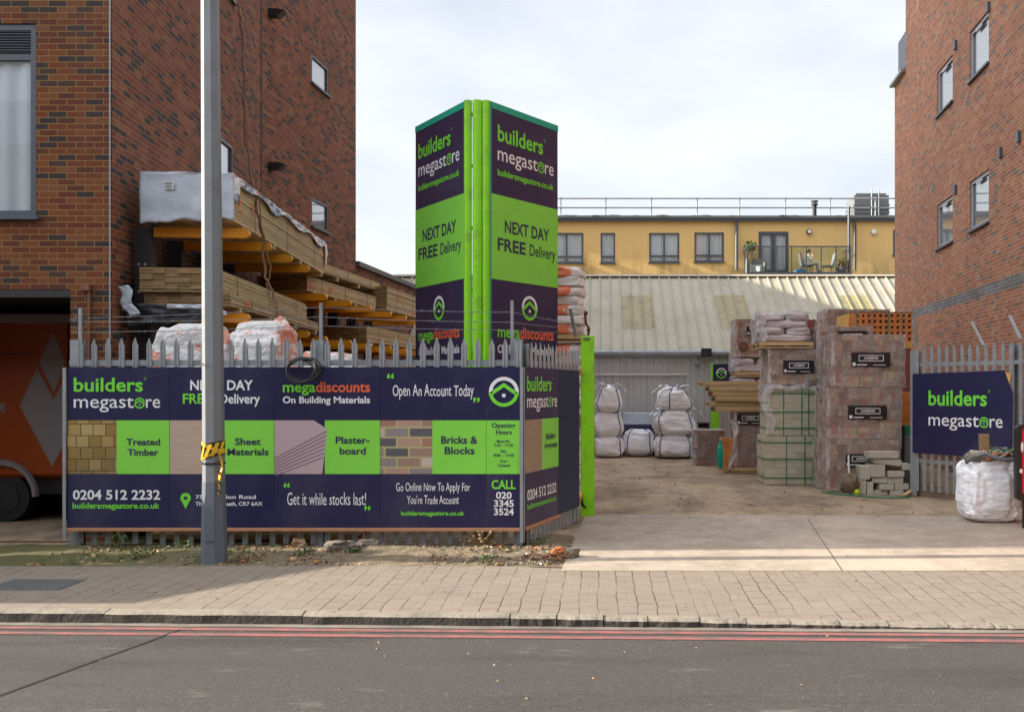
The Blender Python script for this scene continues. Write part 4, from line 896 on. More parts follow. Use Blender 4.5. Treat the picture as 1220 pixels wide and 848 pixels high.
# ------------------------------------------------------------------ lamp post
lx, ly = PX(255.5, 10.38), 10.38
LP = thing('lamp_post', 'tapering galvanised street lamp post with a dark painted base and tape on it', 'lamp post', (lx, ly, 0))
def octo(z): return .128 - .004*z if z < .86 else max(.075, .113 - .0043*z)
def leanx(z): return -.0078*z
def column(mb, z0, z1, n=8, add=0):
    vs = []
    for z in (z0, z1):
        for k in range(8): a = R(22.5+45*k); vs.append((lx+leanx(z)+(octo(z)+add)*math.cos(a)*1.06, ly+(octo(z)+add)*math.sin(a)*1.06, z))
    mb.add(vs, [(k, (k+1)%8, 8+(k+1)%8, 8+k) for k in range(8)])
m = MB(); 
for i in range(6): column(m, .87+i*1.45, .87+(i+1)*1.45)
m.build('shaft', M['post_galv'], LP)
m = MB(); column(m, -.05, .87, add=.002); m.build('base', M['post_paint'], LP)
m = MB(); m.box(lx-.05, lx+.05, ly-.134, ly-.126, .25, .72); m.build('access_door', M['post_paint'], LP)
m = MB(); m.tube([(lx+leanx(9.5), ly, 9.4), (lx+leanx(9.5), ly-.3, 9.75), (lx+leanx(9.5), ly-1.4, 9.9)], .05, 8); m.build('bracket_arm', M['post_galv'], LP)
m = MB(); m.blob((lx+leanx(9.5), ly-1.75, 9.9), (.16,.42,.08), 1, 4, .03, .8); m.build('lantern', M['galv'], LP, smooth=True)
m = MB(); m.box(lx-.085, lx-.07, ly-.116, ly-.10, 2.11, 2.14); m.build('yellow_tag', M['yellow_tape'], LP)
tp = thing('hazard_tape', 'torn yellow and black tape wound round the lamp post', 'tape', (lx, ly, 1.2))
def ring(mb, z0, z1, tilt, add):
    vs = []
    for z in (z0, z1):
        for k in range(8): a = R(22.5+45*k); vs.append((lx+leanx(z)+(octo(z)+add)*math.cos(a)*1.06, ly+(octo(z)+add)*math.sin(a)*1.06, z+tilt*math.cos(a)))
    mb.add(vs, [(k, (k+1)%8, 8+(k+1)%8, 8+k) for k in range(8)])
m = MB(); ring(m, 1.135, 1.29, .03, .004); m.build('band', M['black'], tp)
m = MB()
for k in range(5):
    a0 = R(190+k*36); 
    for a_ in (a0,): x_, y_ = math.cos(a_), math.sin(a_); tx, ty = -y_, x_; c = Vector((lx+leanx(1.2)+.118*x_, ly+.118*y_, 1.21+.03*x_)); m.add([c+Vector((-tx*.05,-ty*.05,-.07)), c+Vector((-tx*.01,-ty*.01,-.07)), c+Vector((tx*.05,ty*.05,.07)), c+Vector((tx*.01,ty*.01,.07))], [(0,1,2,3)])
ring(m, 1.225, 1.262, -.05, .007); ring(m, 1.15, 1.172, .06, .007)
m.build('yellow_stripe', M['yellow_tape'], tp)
m = MB(); ring(m, 1.06, 1.08, .0, .008); m.build('strap', M['black'], tp)
m = MB(); m.grid(lambda u, v: Vector((lx+.08+.03*u+.02*math.sin(v*5), ly-.09-.02*u+.02*math.sin(v*9), 1.16-.42*v)), 2, 12); m.build('loose_end', M['yellow_tape'], tp, solid=.003)
m = MB()
for k in range(4): m.bar((lx+.08, ly-.12, 1.1-.1*k), (lx+.12, ly-.13, 1.05-.1*k), .03, .003)
m.build('loose_stripe', M['black'], tp)

# ------------------------------------------------------------------ tower sign
TY = 13.2
def tp2(px, k=1): return Vector((PX(px, TY)*1.0, TY, 0))
ln0 = Vector((PX(554,TY), TY, 0)); lf = Vector((PX(495,TY*1.099), TY*1.099, 0)); rn0 = Vector((PX(584,TY), TY, 0)); rf = Vector((PX(664.5,TY*1.094), TY*1.094, 0))
zt, z1_, z2_, zb0 = 5.80, 4.55, 3.38, 1.9
TW = thing('tower_sign', 'tall V shaped tower sign of purple and green boards on lime posts behind the fence', 'sign', (PX(569,TY), TY, 0))
m_post = ((557.5, .055), (568.8, .068), (579, .05))
for px, rr in m_post:
    m = MB(); c = P(px, 465, TY-.02); m.tube([(c.x, c.y, -.02), (c.x, c.y, zt+.0)], rr, 12); m.build('post', M['lime'], TW, smooth=False)
for z in (2.4, 3.2, 4.05, 4.9, 5.6): m = MB(); m.box(PX(555,TY), PX(582,TY), TY-.005, TY+.03, z, z+.04); m.build('bracket', M['lime'], TW)
for side, (a, b) in enumerate(((lf, ln0), (rn0, rf))):
    fc = Face(a, b-a); ln = (b-a).length; rot = Matrix((fc.r, fc.n, Vector((0,0,1)))).transposed()
    m = MB(); m.obox(fc.pt(ln/2, (zt+zb0)/2, -.02), (ln/2, .018, (zt-zb0)/2), rot); pn = m.build('sign_panel', M['purple'], TW)
    m = MB(); fc.quad(m, 0.002, ln-.002, z2_, z1_, .0012); m.build('green_panel', M['green'], pn)
    m = MB(); m.obox(fc.pt(ln/2, zt-.04, -.018), (ln/2+.004, .022, .045), rot); ne = ln if side == 0 else 0; m.obox(fc.pt(ne, (zt+zb0)/2-.05, -.02), (.022, .024, (zt-zb0)/2-.04), rot); m.build('edge_trim', M['teal'], pn)
    wb, gb_, nb, rb = MB(), MB(), MB(), MB(); u = lambda s: s*ln
    s0, s1 = (.10, .93) if side else (.07, .90)
    fc.brand(wb, gb_, u(s0), u(s1), 5.30, .215, 5.03, .20)
    fc.text(gb_, 'buildersmegastore.co.uk', u(s0), u(s1), 4.82, .085, bold=.025)
    fc.text(nb, 'NEXT DAY', u(.2 if side else .16), u(.86 if side else .84), 4.05, .165, bold=.02); fc.text(nb, 'FREE', u(s0), u(s0+.40), 3.79, .165, bold=.022); fc.text(nb, 'Delivery', u(s0+.46), u(s1+.03), 3.79, .16, bold=.01)
    fc.logo(wb, gb_, u(.56 if side else .5), 3.03, .155, w=.28)
    fc.text(gb_, 'mega', u(s0), u(s0+.315), 2.59, .155, bold=.022); fc.text(rb, 'discounts', u(s0+.32), u(s1), 2.59, .155, bold=.022)
    fc.text(wb, 'On Building Materials', u(s0), u(s1), 2.37, .11, bold=.02)
    ink(pn, 'lettering', wb, 'white_ink'); ink(pn, 'lettering', gb_, 'green_ink'); ink(pn, 'lettering', nb, 'navy_ink'); ink(pn, 'lettering', rb, 'coral')
# ------------------------------------------------------------------ green gate post
GP = thing('gate_post', 'bright green square steel gate post at the end of the hoarding', 'gate post', (PX(700,14.2), 14.2, 0))
m = MB(); m.box(PX(692,14.2), PX(708,14.2), 14.2, 14.42, -.02, PZ(400,14.2)); m.build('post', M['lime'], GP, bevel=.008)
m = MB(); m.box(PX(695,14.2), PX(703,14.2), 14.185, 14.199, PZ(405,14.2), PZ(402,14.2)); m.build('plate', M['rubble'], GP)
m = MB(); m.bar(P(692.5,600,14.15), P(698,605,14.15), .03, .03); m.bar(P(693,593,14.15), P(694,602,14.15), .03, .03); m.build('latch', M['black'], GP)
m = MB(); m.box(PX(690,14.05), PX(693.5,14.05), 13.5, 14.2, PZ(446,13.8), PZ(440,13.8)); m.box(PX(690,14.05), PX(693.5,14.05), 13.5, 14.2, PZ(594,13.8), PZ(589,13.8)); m.build('timber_bracket', M['ybrick'], GP)
# ------------------------------------------------------------------ cantilever racks and timber
def rack(label, a, cols, z1, z2, z3=None):
    # cols: (tip x, tip y); arms run to the left of each tip
    t = thing('cantilever_rack', label, 'rack', (cols[0][0]-1.2, cols[0][1], 0), a)
    r = Vector((math.cos(a), math.sin(a), 0)); f = Vector((-math.sin(a), math.cos(a), 0)); rot = Matrix.Rotation(a, 3, 'Z')
    for (x, y) in cols:
        p = Vector((x, y, 0)); m = MB()
        c = p - r*1.30; m.obox(c + Vector((0,0,z1/2+.0)), (.10, .09, z1/2-.005), rot); cm = m.build('column', M['steel_dark'], t)
        m = MB(); m.obox(p - r*.7 + Vector((0,0,.06)), (.72, .07, .06), rot); m.build('foot', M['steel_dark'], t)
        m = MB()
        for zz in [q for q in (.6, 1.1, 1.6, 2.1, 2.6, 3.1, 3.45) if q < z1]: m.tube([c + r*.03 - f*.091 + Vector((0,0,zz)), c + r*.03 - f*.104 + Vector((0,0,zz))], .018, 6); m.tube([c - r*.05 - f*.091 + Vector((0,0,zz)), c - r*.05 - f*.104 + Vector((0,0,zz))], .018, 6)
        m.build('bolt', M['galv'], cm)
        for z in [q for q in (z1, z2, z3) if q]:
            m = MB(); pr = []
            for i in range(9): b = math.pi*(i/8-.5); pr.append((1.0 - .06 + .06*math.cos(b), .06*math.sin(b)))
            poly = [(-.19, -.06)] + pr + [(-.19, .06)]; o = p - r*1.0
            m.prism([o + r*q[0] + Vector((0,0,z-.06+q[1])) for q in poly], -f*.045, f*.045); m.build('arm', M['orange_arm'], t)
    m = MB(); x, y = cols[0]; x2, y2 = cols[-1]
    for z in (.9, 2.3): m.bar(Vector((x,y,z)) - r*1.41, Vector((x2,y2,z)) - r*1.41, .05, .05)
    m.build('brace', M['steel_dark'], t); return t
AA, AB = R(4.75), R(-4.6)
rack('near run of the orange armed cantilever rack beside the brick flank, holding wrapped timber', AA, [(-4.54,12.46),(-4.65,13.6),(-4.75,14.82),(-4.86,16.05)], 3.93, 2.84)
rack('far run of the orange armed cantilever rack beyond the movement joint', AB, [(-4.92,17.3),(-4.82,18.6),(-4.73,19.85),(-4.62,21.2),(-4.53,22.4),(-4.43,23.6)], 3.58, 2.82, 2.2)
def timber(label, x, y, z, a, ln, wd, ht, nw, nh, jit=.03, bear=True, marks=()):
    t = thing('timber_pack', label, 'timber pack', (x, y, z), a, 'packs of timber on the racks'); m = MB(XF(x, y, z, a)); b0 = .0
    bw, bh = wd/nw, ht/nh
    for i in range(nw):
        for k in range(nh):
            if 0 < i < nw-1 and 0 < k < nh-1: 
                m.box(-wd+i*bw+.001, -wd+(i+1)*bw-.001, U(0,jit), .4, k*bh+.001, (k+1)*bh-.002); continue
            j = U(-jit, jit); q = U(-.004,.004)
            m.box(-wd+i*bw+.002, -wd+(i+1)*bw-.002+(q*2 if i == nw-1 else 0), U(0,jit), ln+j, k*bh+.001, (k+1)*bh-.005)
    m.m = [1 if k % 6 == 2 else 0 for k in range(len(m.f))]; m.build('boards', [M['timber'], M['timber_end']], t)
    if bear:
        for q in (.08, .36, .66, .95): m = MB(XF(x, y, z, a)); m.box(-wd+.02, -.0, ln*q, ln*q+.09, -.072, -.001); m.build('bearer', M['pallet'], t)
    if marks:
        m = MB(XF(x, y, z, a))
        for (yy, zz, w_, h_) in marks:
            for s_ in range(3): m.bar((.006, yy+U(0,w_), zz+U(0,h_)), (.006, yy+U(0,w_), zz+U(0,h_)), .004, .02)
        m.build('paint_mark', M['coral'], t)
    m = MB(XF(x, y, z, a))
    for q in (.18, .5, .84): m.box(-wd-.006, .007, ln*q, ln*q+.016, ht-.001, ht+.004); m.box(.004, .008, ln*q, ln*q+.016, 0, ht)
    m.build('strapping', M['galv_dark'], t); return t
timber('long pack of sawn timber under the white wrap on the top arms', -4.67, 12.22, 4.005, AA, 5.7, 1.08, .545, 8, 11, marks=((.15,.1,.25,.38),(.8,.2,.2,.2)))
timber('wide pack of brown boards on the middle arms, below the wrapped pack', -4.83, 12.06, 3.075, AA, 5.15, .92, .31, 6, 8, bear=False)
timber('pack of boards with red paint marks, lowest on the middle arms', -4.67, 12.14, 2.915, AA, 5.3, 1.06, .155, 7, 4, marks=((.6,.02,.3,.1),(2.2,.02,.2,.1)))
timber('pack of timber on the far upper arms beneath a thinner pack', -5.33, 17.45, 3.66, AB, 4.0, .95, .27, 6, 6, marks=((.1,.05,.3,.15),(1.0,.05,.3,.15)))
timber('thin pack of boards raised on bearers above the far upper pack', -5.40, 17.7, 4.10, AB, 4.3, .75, .19, 5, 4)
m = MB(); 
timber('taller pack with red lettering on the far end of the upper arms', -4.81, 21.6, 3.66, AB, 4.2, .42, .52, 3, 9, marks=((.6,.2,.5,.25),(2.0,.05,.4,.2)))
timber('low pack of planks on the far lower arms behind the fence spikes', -5.02, 20.6, 2.90, AB, 4.6, .95, .33, 6, 8)
timber('pack of planks half hidden low down at the far end of the rack', -4.72, 20.9, 2.28, AB, 4.2, 1.0, .26, 6, 6)
# wrap sheet of the top pack
WS = thing('wrap_sheet', 'pale blue white wrapping sheet draped over the near end of the top timber pack', 'sheet', (-5.2, 12.2, 4.5))
wx = XF(-4.67, 12.22, 4.005, AA); m = MB(wx)
def endfn(u, v):
    x = -1.12 + 1.15*u; hem = -.045 + .05*u + .02*math.sin(u*17) - .03*max(0, math.sin(u*5+1.2))*(u < .2); z = hem + (.585-hem)*v
    d = .018*mnoise.noise(Vector((x*3, z*5, 1))) + .03*(1-v)*mnoise.noise(Vector((x*6, 2, z*2)))
    return Vector((x, -.05+d, z + (.015*mnoise.noise(Vector((x*4,0,5))) if v == 1 else 0)))
m.grid(endfn, 40, 18); m.build('end_flap', M['tarp'], WS, smooth=True, solid=.004)
m = MB(wx)
m.grid(lambda u, v: Vector((-1.10+1.12*u, -.05+5.85*v, .57+.018*mnoise.noise(Vector((u*5, v*18, 3))) + .01)), 16, 90)
def sidefn(u, v):      # u down the side, v along the pack
    y = -.05 + 5.85*v; dl = .10 + .07*mnoise.noise(Vector((y*1.3, 0, 7))) + .035*math.sin(y*4) + (.24 if v < .045 else 0) + (.38 if v > .965 else 0)
    return Vector((.022 + .03*mnoise.noise(Vector((y*3, u*4, 2))) + .012*u, y, .578 - dl*u + .012*mnoise.noise(Vector((y*4, 4, 1)))*(1-u)))
m.grid(sidefn, 6, 130); m.build('top_sheet', M['tarp_print'], WS, smooth=True, solid=.004)
m = MB(wx); m.add([(-.82, -.078, .36), (-.70, -.078, .36), (-.70, -.076, .46), (-.82, -.076, .46)], [(0,1,2,3)]); lb = m.build('paper_label', M['white_paint'], WS)
m = MB(wx)
for z in (.375, .395, .42, .435): m.add([(-.81, -.081, z), (-.71-U(0,.03), -.081, z), (-.71, -.080, z+.009), (-.81, -.080, z+.009)], [(0,1,2,3)])
m.build('print_lines', M['galv_dark'], lb)
# black sheet under the middle packs
BS = thing('plastic_sheet', 'torn black and white plastic sheet hanging under the middle timber packs', 'sheet', (-5.4, 12.1, 2.9))
m = MB(XF(-4.67, 12.12, 2.84, AA)); m.grid(lambda u, v: Vector((-1.26+1.0*u, -.06+.05*mnoise.noise(Vector((u*6, v*4, 0))), .10-.05*u-(.30-.12*u+.06*mnoise.noise(Vector((u*7,0,3))))*v)), 24, 10); m.build('black_sheet', M['black'], BS, smooth=True, solid=.004)
m = MB(XF(-4.67, 12.10, 2.84, AA)); m.grid(lambda u, v: Vector((-1.31+.13*u+.12*v+.03*math.sin(v*8), -.11+.04*mnoise.noise(Vector((u*6, v*9, 5))), .28-.36*v+.03*u)), 6, 18); m.build('torn_flap', M['tarp'], BS, smooth=True, solid=.004)
m = MB(XF(-4.67, 12.10, 2.84, AA)); m.grid(lambda u, v: Vector((-.72+.72*u, -.10+.03*mnoise.noise(Vector((u*8,v*3,9))), .075-.05*v-.16*max(0,u-.72)*2)), 24, 4); m.build('white_edge', M['tarp'], BS, smooth=True, solid=.004)
# loose cables hanging from the flank wall
for k, lab in enumerate(('brown loose cable hanging from the flank wall past the timber', 'thinner looped cable twisted round the brown one')):
    m = MB(); pts = [(283,4,16.8),(287,28,16.6),(290,62,16.4),(291,120,15.8),(293,170,15.0),(300,215,13.6),(309,262,13.0),(314,300,12.7),(317,330,12.5),(325,352,12.4),(331,372,12.2),(327,392,12.0),(320,408,11.8)]
    if k: pts = [(287,30,16.6),(289,110,15.6),(296,180,14.8),(306,222,13.5),(312,270,12.9),(322,318,12.6),(318,345,12.4),(326,366,12.2),(336,384,12.0),(330,402,11.9),(318,425,11.6)]
    ps = []
    for a, b in zip(pts, pts[1:]):
        for i in range(4): t = i/4; q = P(*a).lerp(P(*b), t); q += Vector((U(-.018,.018), 0, U(-.01,.01))); ps.append(q)
    m.tube(ps, .017 if k == 0 else .010, 5); tag(rename(m.build('loose_cable', M['rust'], smooth=True), ps[0]), lab, 'cable', 'loose cables on the flank wall')

# ------------------------------------------------------------------ pallets, sacks and packs
def pallet_geo(m, w, d, h=.13, over=0):
    for i in range(6): y = -.0 + (d-.1)*i/5; m.box(0-over, w, y, y+.1, h-.022, h)
    for x in (0, w/2-.045, w-.09):
        m.box(x, x+.09, 0.004, d-.004, h-.045, h-.023)
        for y in (.005, d/2-.05, d-.105): m.box(x+.002, x+.088, y, y+.1, .022, h-.0455)
        m.box(x, x+.09, .002, d-.002, 0, .0215)
    for y in (.001, d-.1): m.box(-.004, w+.004, y-.012, y-.001, h-.075, h-.023); m.box(-.004, w+.004, y-.012, y-.001, .001, .03)
def pallet(label, x, y, z, w=1.2, d=1.0, a=0, group=None, h=.13):
    t = thing('pallet', label, 'pallet', (x, y, z), a, group); m = MB(XF(x, y, z, a)); pallet_geo(m, w, d, h); m.build('boards', M['pallet'], t); return t
def filmbox(m, x0, x1, y0, y1, z0, z1, seed, amp=.02, faces='flrt', rag=0):
    def nn(p): return Vector((mnoise.noise(p*4+Vector((seed,0,0))), mnoise.noise(p*4+Vector((0,seed,5))), mnoise.noise(p*4+Vector((3,0,seed)))))*amp
    n = 12
    if 'f' in faces: m.grid(lambda u, v: (lambda p: p + nn(p))(Vector((x0+(x1-x0)*u, y0, z0+(z1-z0)*v))), n, n)
    if 'l' in faces: m.grid(lambda u, v: (lambda p: p + nn(p))(Vector((x0, y1+(y0-y1)*u, z0+(z1-z0)*v))), n, n)
    if 'r' in faces: m.grid(lambda u, v: (lambda p: p + nn(p))(Vector((x1, y0+(y1-y0)*u, z0+(z1-z0)*v))), n, n)
    if 't' in faces: m.grid(lambda u, v: (lambda p: p + nn(p))(Vector((x0+(x1-x0)*u, y0+(y1-y0)*v, z1))), n, n)
def pack(label, x0, x1, y0, d, z0, z1, mat='paver', bl=.2, bh=.1, straps=(.2,.4,.6,.8), hstraps=(), sm='strap_pale', lab=None, film_='film', a=0, group='packs of paving on the pallet stacks', side='film_dense', sw=.018, cat='block pack', name='paver_pack', jit=.014):
    w = x1-x0; h = z1-z0; t = thing(name, label, cat, ((x0+x1)/2, y0, z0), a, group); xf = XF((x0+x1)/2, y0, z0, a)
    m = MB(xf); nx = max(2, round(w/bl)); nz = max(2, round(h/bh)); ny = max(2, round(d/bl)); X0, X1 = -w/2, w/2
    m.box(X0+.1, X1-.1, .1, d-.05, .01, h-.06)
    for k in range(nz):
        zz0, zz1 = h*k/nz+.001, h*(k+1)/nz-.002
        hf = (k*7 % 5) in (1, 3) and bl > .15
        n2 = nx*2 if hf else nx
        for i in range(n2):
            m.box(X0+w*i/n2+.001, X0+w*(i+1)/n2-.001, U(0,jit), .099, zz0, zz1)
        for i in range(ny): q = U(0,jit); m.box(X0+q, X0+.098, .1+(d-.1)*i/ny+.001, .1+(d-.1)*(i+1)/ny-.001, zz0, zz1); m.box(X1-.098, X1-U(0,jit), .1+(d-.1)*i/ny+.001, .1+(d-.1)*(i+1)/ny-.001, zz0, zz1)
    for i in range(nx):
        for j in range(ny-1): m.box(X0+.101+(w-.202)*i/nx, X0+.101+(w-.202)*(i+1)/nx-.002, .101+(d-.1)*j/ny, .101+(d-.1)*(j+1)/ny-.002, h-.06, h-U(.001,.006))
    m.build('blocks', M[mat], t)
    m = MB(xf); e = .006
    for s in straps:
        x = X0 + w*s; m.box(x-sw/2, x+sw/2, -e, -.0005, 0, h+.003); m.box(x-sw/2, x+sw/2, -e, d, h+.0005, h+.005)
    for s in hstraps:
        z = h*s; m.box(X0-e, X1+e, -e-.003, -.003, z-sw/2, z+sw/2); m.box(X0-e-.002, X0-.001, -.002, d, z-sw/2, z+sw/2)
    if m.f: m.build('strapping', M[sm], t)
    if film_:
        sd_ = U(0,90); m = MB(xf); filmbox(m, X0-.02, X1+.018, -.022, d+.01, 0, h+.012, sd_, .026, 'fr'); m.build('film', M[film_], t, smooth=True)
        m = MB(xf); filmbox(m, X0-.025, X1+.01, -.02, d+.01, 0, h+.014, sd_, .035, 'lt')
        m.grid(lambda u, v: Vector((X0-.03+(.07+.05*mnoise.noise(Vector((v*5, sd_, 1))))*u, -.03-.012*mnoise.noise(Vector((u*3, v*7, sd_))), h*v)), 4, 14); m.build('film_fold', M[side], t, smooth=True)
    if lab:
        u0, u1, v0, v1 = lab; fc = Face(xf @ Vector((X0, -.04, 0)), xf.to_3x3() @ Vector((1,0,0))); fc.o.z = z0
        m = MB(); fc.quad(m, u0*w, u1*w, v0*h, v1*h, 0); lo = m.build('label', M['black'], t)
        wb, rb = MB(), MB(); W_, H_ = (u1-u0)*w, (v1-v0)*h; ux = lambda s: u0*w+W_*s; vz = lambda s: v0*h+H_*s
        fc.stroke(wb, [(ux(.20),vz(.42)),(ux(.82),vz(.42)),(ux(.82),vz(.80)),(ux(.20),vz(.80))], H_*.045, .003, True)
        fc.quad(rb, ux(.44), ux(.58), vz(.34), vz(.88), .0015); fc.text(wb, 'LANDMARK', ux(.33), ux(.70), vz(.54), H_*.16, .005, .02)
        fc.quad(wb, ux(.03), ux(.11), vz(.08), vz(.30), .003); fc.quad(wb, ux(.14), ux(.40), vz(.11), vz(.18), .003); fc.quad(wb, ux(.56), ux(.88), vz(.11), vz(.15), .003)
        wb.build('print', M['white_ink'], lo); rb.build('print', M['rust'], lo)
    return t
def xr(a, b, Y): return PX(a, Y), PX(b, Y)
# main stack nearest the gate
Y = 17.7
pack('top paver pack of the tall front stack, clear wrapped with a black label', *xr(991.5,1077,Y), Y, 1.0, 1.915, 2.865, lab=(.26,.80,.385,.66), straps=(.18,.38,.57,.76,.93), a=R(-1))
pack('middle paver pack of the tall front stack with black label', *xr(986,1073.5,Y), Y, 1.0, .965, 1.90, lab=(.27,.80,.38,.65), straps=(.2,.4,.58,.78,.95))
pack('bottom paver pack of the tall front stack behind the loose concrete blocks', *xr(985,1072,Y), Y, 1.0, 0, .955, lab=(.25,.70,.48,.72), straps=(.2,.4,.6,.8), a=R(.6))
Y = 18.92
for k, l in enumerate(('ground level paver pack of the narrow stack squeezed behind the front stack', 'second paver pack up in the narrow stack behind the front stack', 'top paver pack with white film and half seen label, behind the front stack')):
    pack(l, PX(974,Y)+U(-.02,.02), 5.3, Y, 1.0, 1.035*k, 1.035*k+1.025, lab=(.36,.9,.6,.92) if k == 2 else None, film_='film' if k == 2 else 'film', mat='paver')
Y = 20.1
for k, l in enumerate(('dark paver pack at ground level beneath the perforated bricks', 'orange brick pack in the middle below the perforated bricks', 'dark red paver pack directly under the perforated bricks')):
    pack(l, PX(1012,Y), PX(1086,Y), Y, 1.0, .91*k, .91*k+.90, mat=('paver','orangebrick','redpaver')[k], film_=None, straps=(.3,.7))
Y = 22.2
for k, l in enumerate(('ground level pack of the rearmost stack by the shed end', 'second pack of the rearmost stack by the shed end', 'third pack of the rearmost stack by the shed end', 'top grey wrapped paver pack of the rearmost stack, against the shed roof')):
    pack(l, PX(984,Y), PX(1060,Y), Y, 1.0, .93*k, .93*k+.92, film_='film' if k == 3 else None, straps=(.3,.6,.9))
# perforated orange bricks
PB = thing('brick_pack', 'pack of orange perforated bricks showing their holes, topmost beside the right flank wall', 'brick pack', (5.77, 20.05, 2.74), 0); Y = 20.05
x0, x1 = xr(1011.5, 1087, Y); z0, z1 = 2.74, 3.46; nx, nz = 11, 6; m = MB(); cw, ch = (x1-x0)/nx, (z1-z0)/nz
for i in range(nx):
    for k in range(nz):
        if k == 0 and i > 7: continue
        bx0, bz0 = x0+i*cw+.001*(i%2), z0+k*ch+.0015; bw_, bh_ = cw-.001, ch-.003; yj = Y + U(0,.006)
        us = [0, bw_*.27, bw_*.75, bw_]; vs_ = [0, bh_*.26, bh_*.74, bh_]
        for a in range(3):
            for b in range(3):
                q = [(bx0+us[a], yj, bz0+vs_[b]), (bx0+us[a+1], yj, bz0+vs_[b]), (bx0+us[a+1], yj, bz0+vs_[b+1]), (bx0+us[a], yj, bz0+vs_[b+1])]
                if a == 1 and b == 1:
                    q2 = [(c[0], yj+.32, c[2]) for c in q]; m.add(q+q2, [(0,4,5,1),(1,5,6,2),(2,6,7,3),(3,7,4,0),(4,7,6,5)])
                else: m.add(q, [(0,1,2,3)])
m.build('perforated_bricks', M['orangebrick'], PB)
m = MB()
m.box(x0+.121, x1-.002, Y+.34, Y+1.05, z0+.002, z1-.003)
for j in range(4):
    for k in range(7): m.box(x0-.004+U(0,.004), x0+.12, Y+.01+.26*j, Y+.01+.26*(j+1)-.003, z0+(z1-z0)*k/7+.001, z0+(z1-z0)*(k+1)/7-.003)
for i in (8,9,10): m.box(x0+i*cw+.002, x0+(i+1)*cw-.002, Y, Y+.1, z0+.001, z0+ch-.003)
m.build('stacked_bricks', M['ybrick'], PB)
m = MB()
for s in (.12, .36, .62, .84): x = x0+(x1-x0)*s; m.box(x-.012, x+.012, Y-.006, Y-.0005, z0, z1+.005); m.box(x-.012, x+.012, Y-.006, Y+1.06, z1+.001, z1+.006)
m.build('strapping', M['strap_pale'], PB)
m = MB(); m.box(x0-.01, x1+.01, Y+.02, Y+1.06, z1+.008, z1+.02); m.build('top_sheet', M['grey_plastic'], PB)
# buff concrete blocks with dark green straps, then pavers, pallet and wrapped sacks
Y = 19.0; X0, X1 = xr(914.5, 973, Y)
BG = 'buff block packs with green strapping'
pack('lower pack of buff concrete blocks with dark green straps, on the ground', X0-.05, X1-.01, Y, .95, 0, .955, 'palebrick', .22, .105, (.42,.78,.94), (.14,.52,.86), 'strap_green', None, None, R(1), BG, sw=.02, name='block_pack')
pack('upper pack of buff concrete blocks with dark green straps and a plastic hood', X0, X1, Y+.02, .95, .965, 1.925, 'palebrick', .22, .105, (.33,.7,.84), (.15,.48,.86), 'strap_green', None, None, 0, BG, sw=.02, name='block_pack')
m = MB(); filmbox(m, X0-.04, X1+.03, Y-.03, Y+.98, 1.62, 1.955, 4, .04, 'lt'); m.grid(lambda u, v: Vector((X0-.08+.17*u+.06*math.sin(v*7), Y-.05-.02*mnoise.noise(Vector((u,v*6,1))), 1.0+.95*v)), 5, 20)
m.grid(lambda u, v: Vector((X0-.03+(X1-X0+.06)*u, Y-.04-.01*mnoise.noise(Vector((u*9,v*3,4))), 1.87+.09*v+.02*math.sin(u*11))), 24, 3)
tag(rename(m.build('plastic_hood', M['film_white'], smooth=True), (X0, Y, 1.9)), 'torn clear plastic hood hanging over the upper buff block pack', 'plastic')
pack('paver pack with black label resting on the buff blocks, below the wrapped sacks', *xr(916,972,Y), Y, .95, 1.965, 2.66, lab=(.30,.95,.32,.68), straps=(.18,.4,.62,.84))
pallet('worn pallet carrying the wrapped sacks on the tall middle stack', PX(905,Y), Y-.05, 2.675, 1.05, .95, R(1))
def sackpile(label, x0, x1, y0, d, z0, z1, layers, matn, seed, extra=None, name='sack_pile', cat='sack pile', wrapm='film_white', group=None):
    t = thing(name, label, cat, ((x0+x1)/2, y0+d/2, z0), 0, group); lh = (z1-z0)/layers; w = x1-x0
    for k in range(layers):
        n2 = 2 if k % 2 else 1
        for i in range(n2):
            m = MB(); ww = w/n2; m.blob((x0+ww*(i+.5)+U(-.02,.02), y0+d/2+U(-.02,.02), z0+lh*(k+.5)), (ww/2*1.01, d/2, lh*.60), seed+k*3+i, 5, .10, .42); sk = m.build('sack', M[matn], t, smooth=True)
            if extra and k % 2 == 0:
                m = MB(); cxx = x0+w*.50; m.blob((cxx, y0+d/2-.01, z0+lh*(k+.5)), (w*.36, d/2*1.05, lh*.60), seed+k*3, 5, .10, .42); m.build('print', M[extra], sk, smooth=True)
    if wrapm:
        m = MB(); filmbox(m, x0-.05, x1+.03, y0-.04, y0+d+.02, z0, z1+.03, seed, .05, 'lt'); m.grid(lambda u, v: Vector((x0-.06+w*.16*u+.04*math.sin(v*9), y0-.05+.03*mnoise.noise(Vector((u*2,v*6,seed))), z0+(z1-z0)*1.02*v)), 5, 16)
        m.build('wrap', M[wrapm], t, smooth=True)
    return t
sackpile('mauve tinted film wrapped sacks on top of the tall middle stack', PX(906,Y), PX(966,Y), Y, .9, 2.81, 3.37, 4, 'mauve', 3)
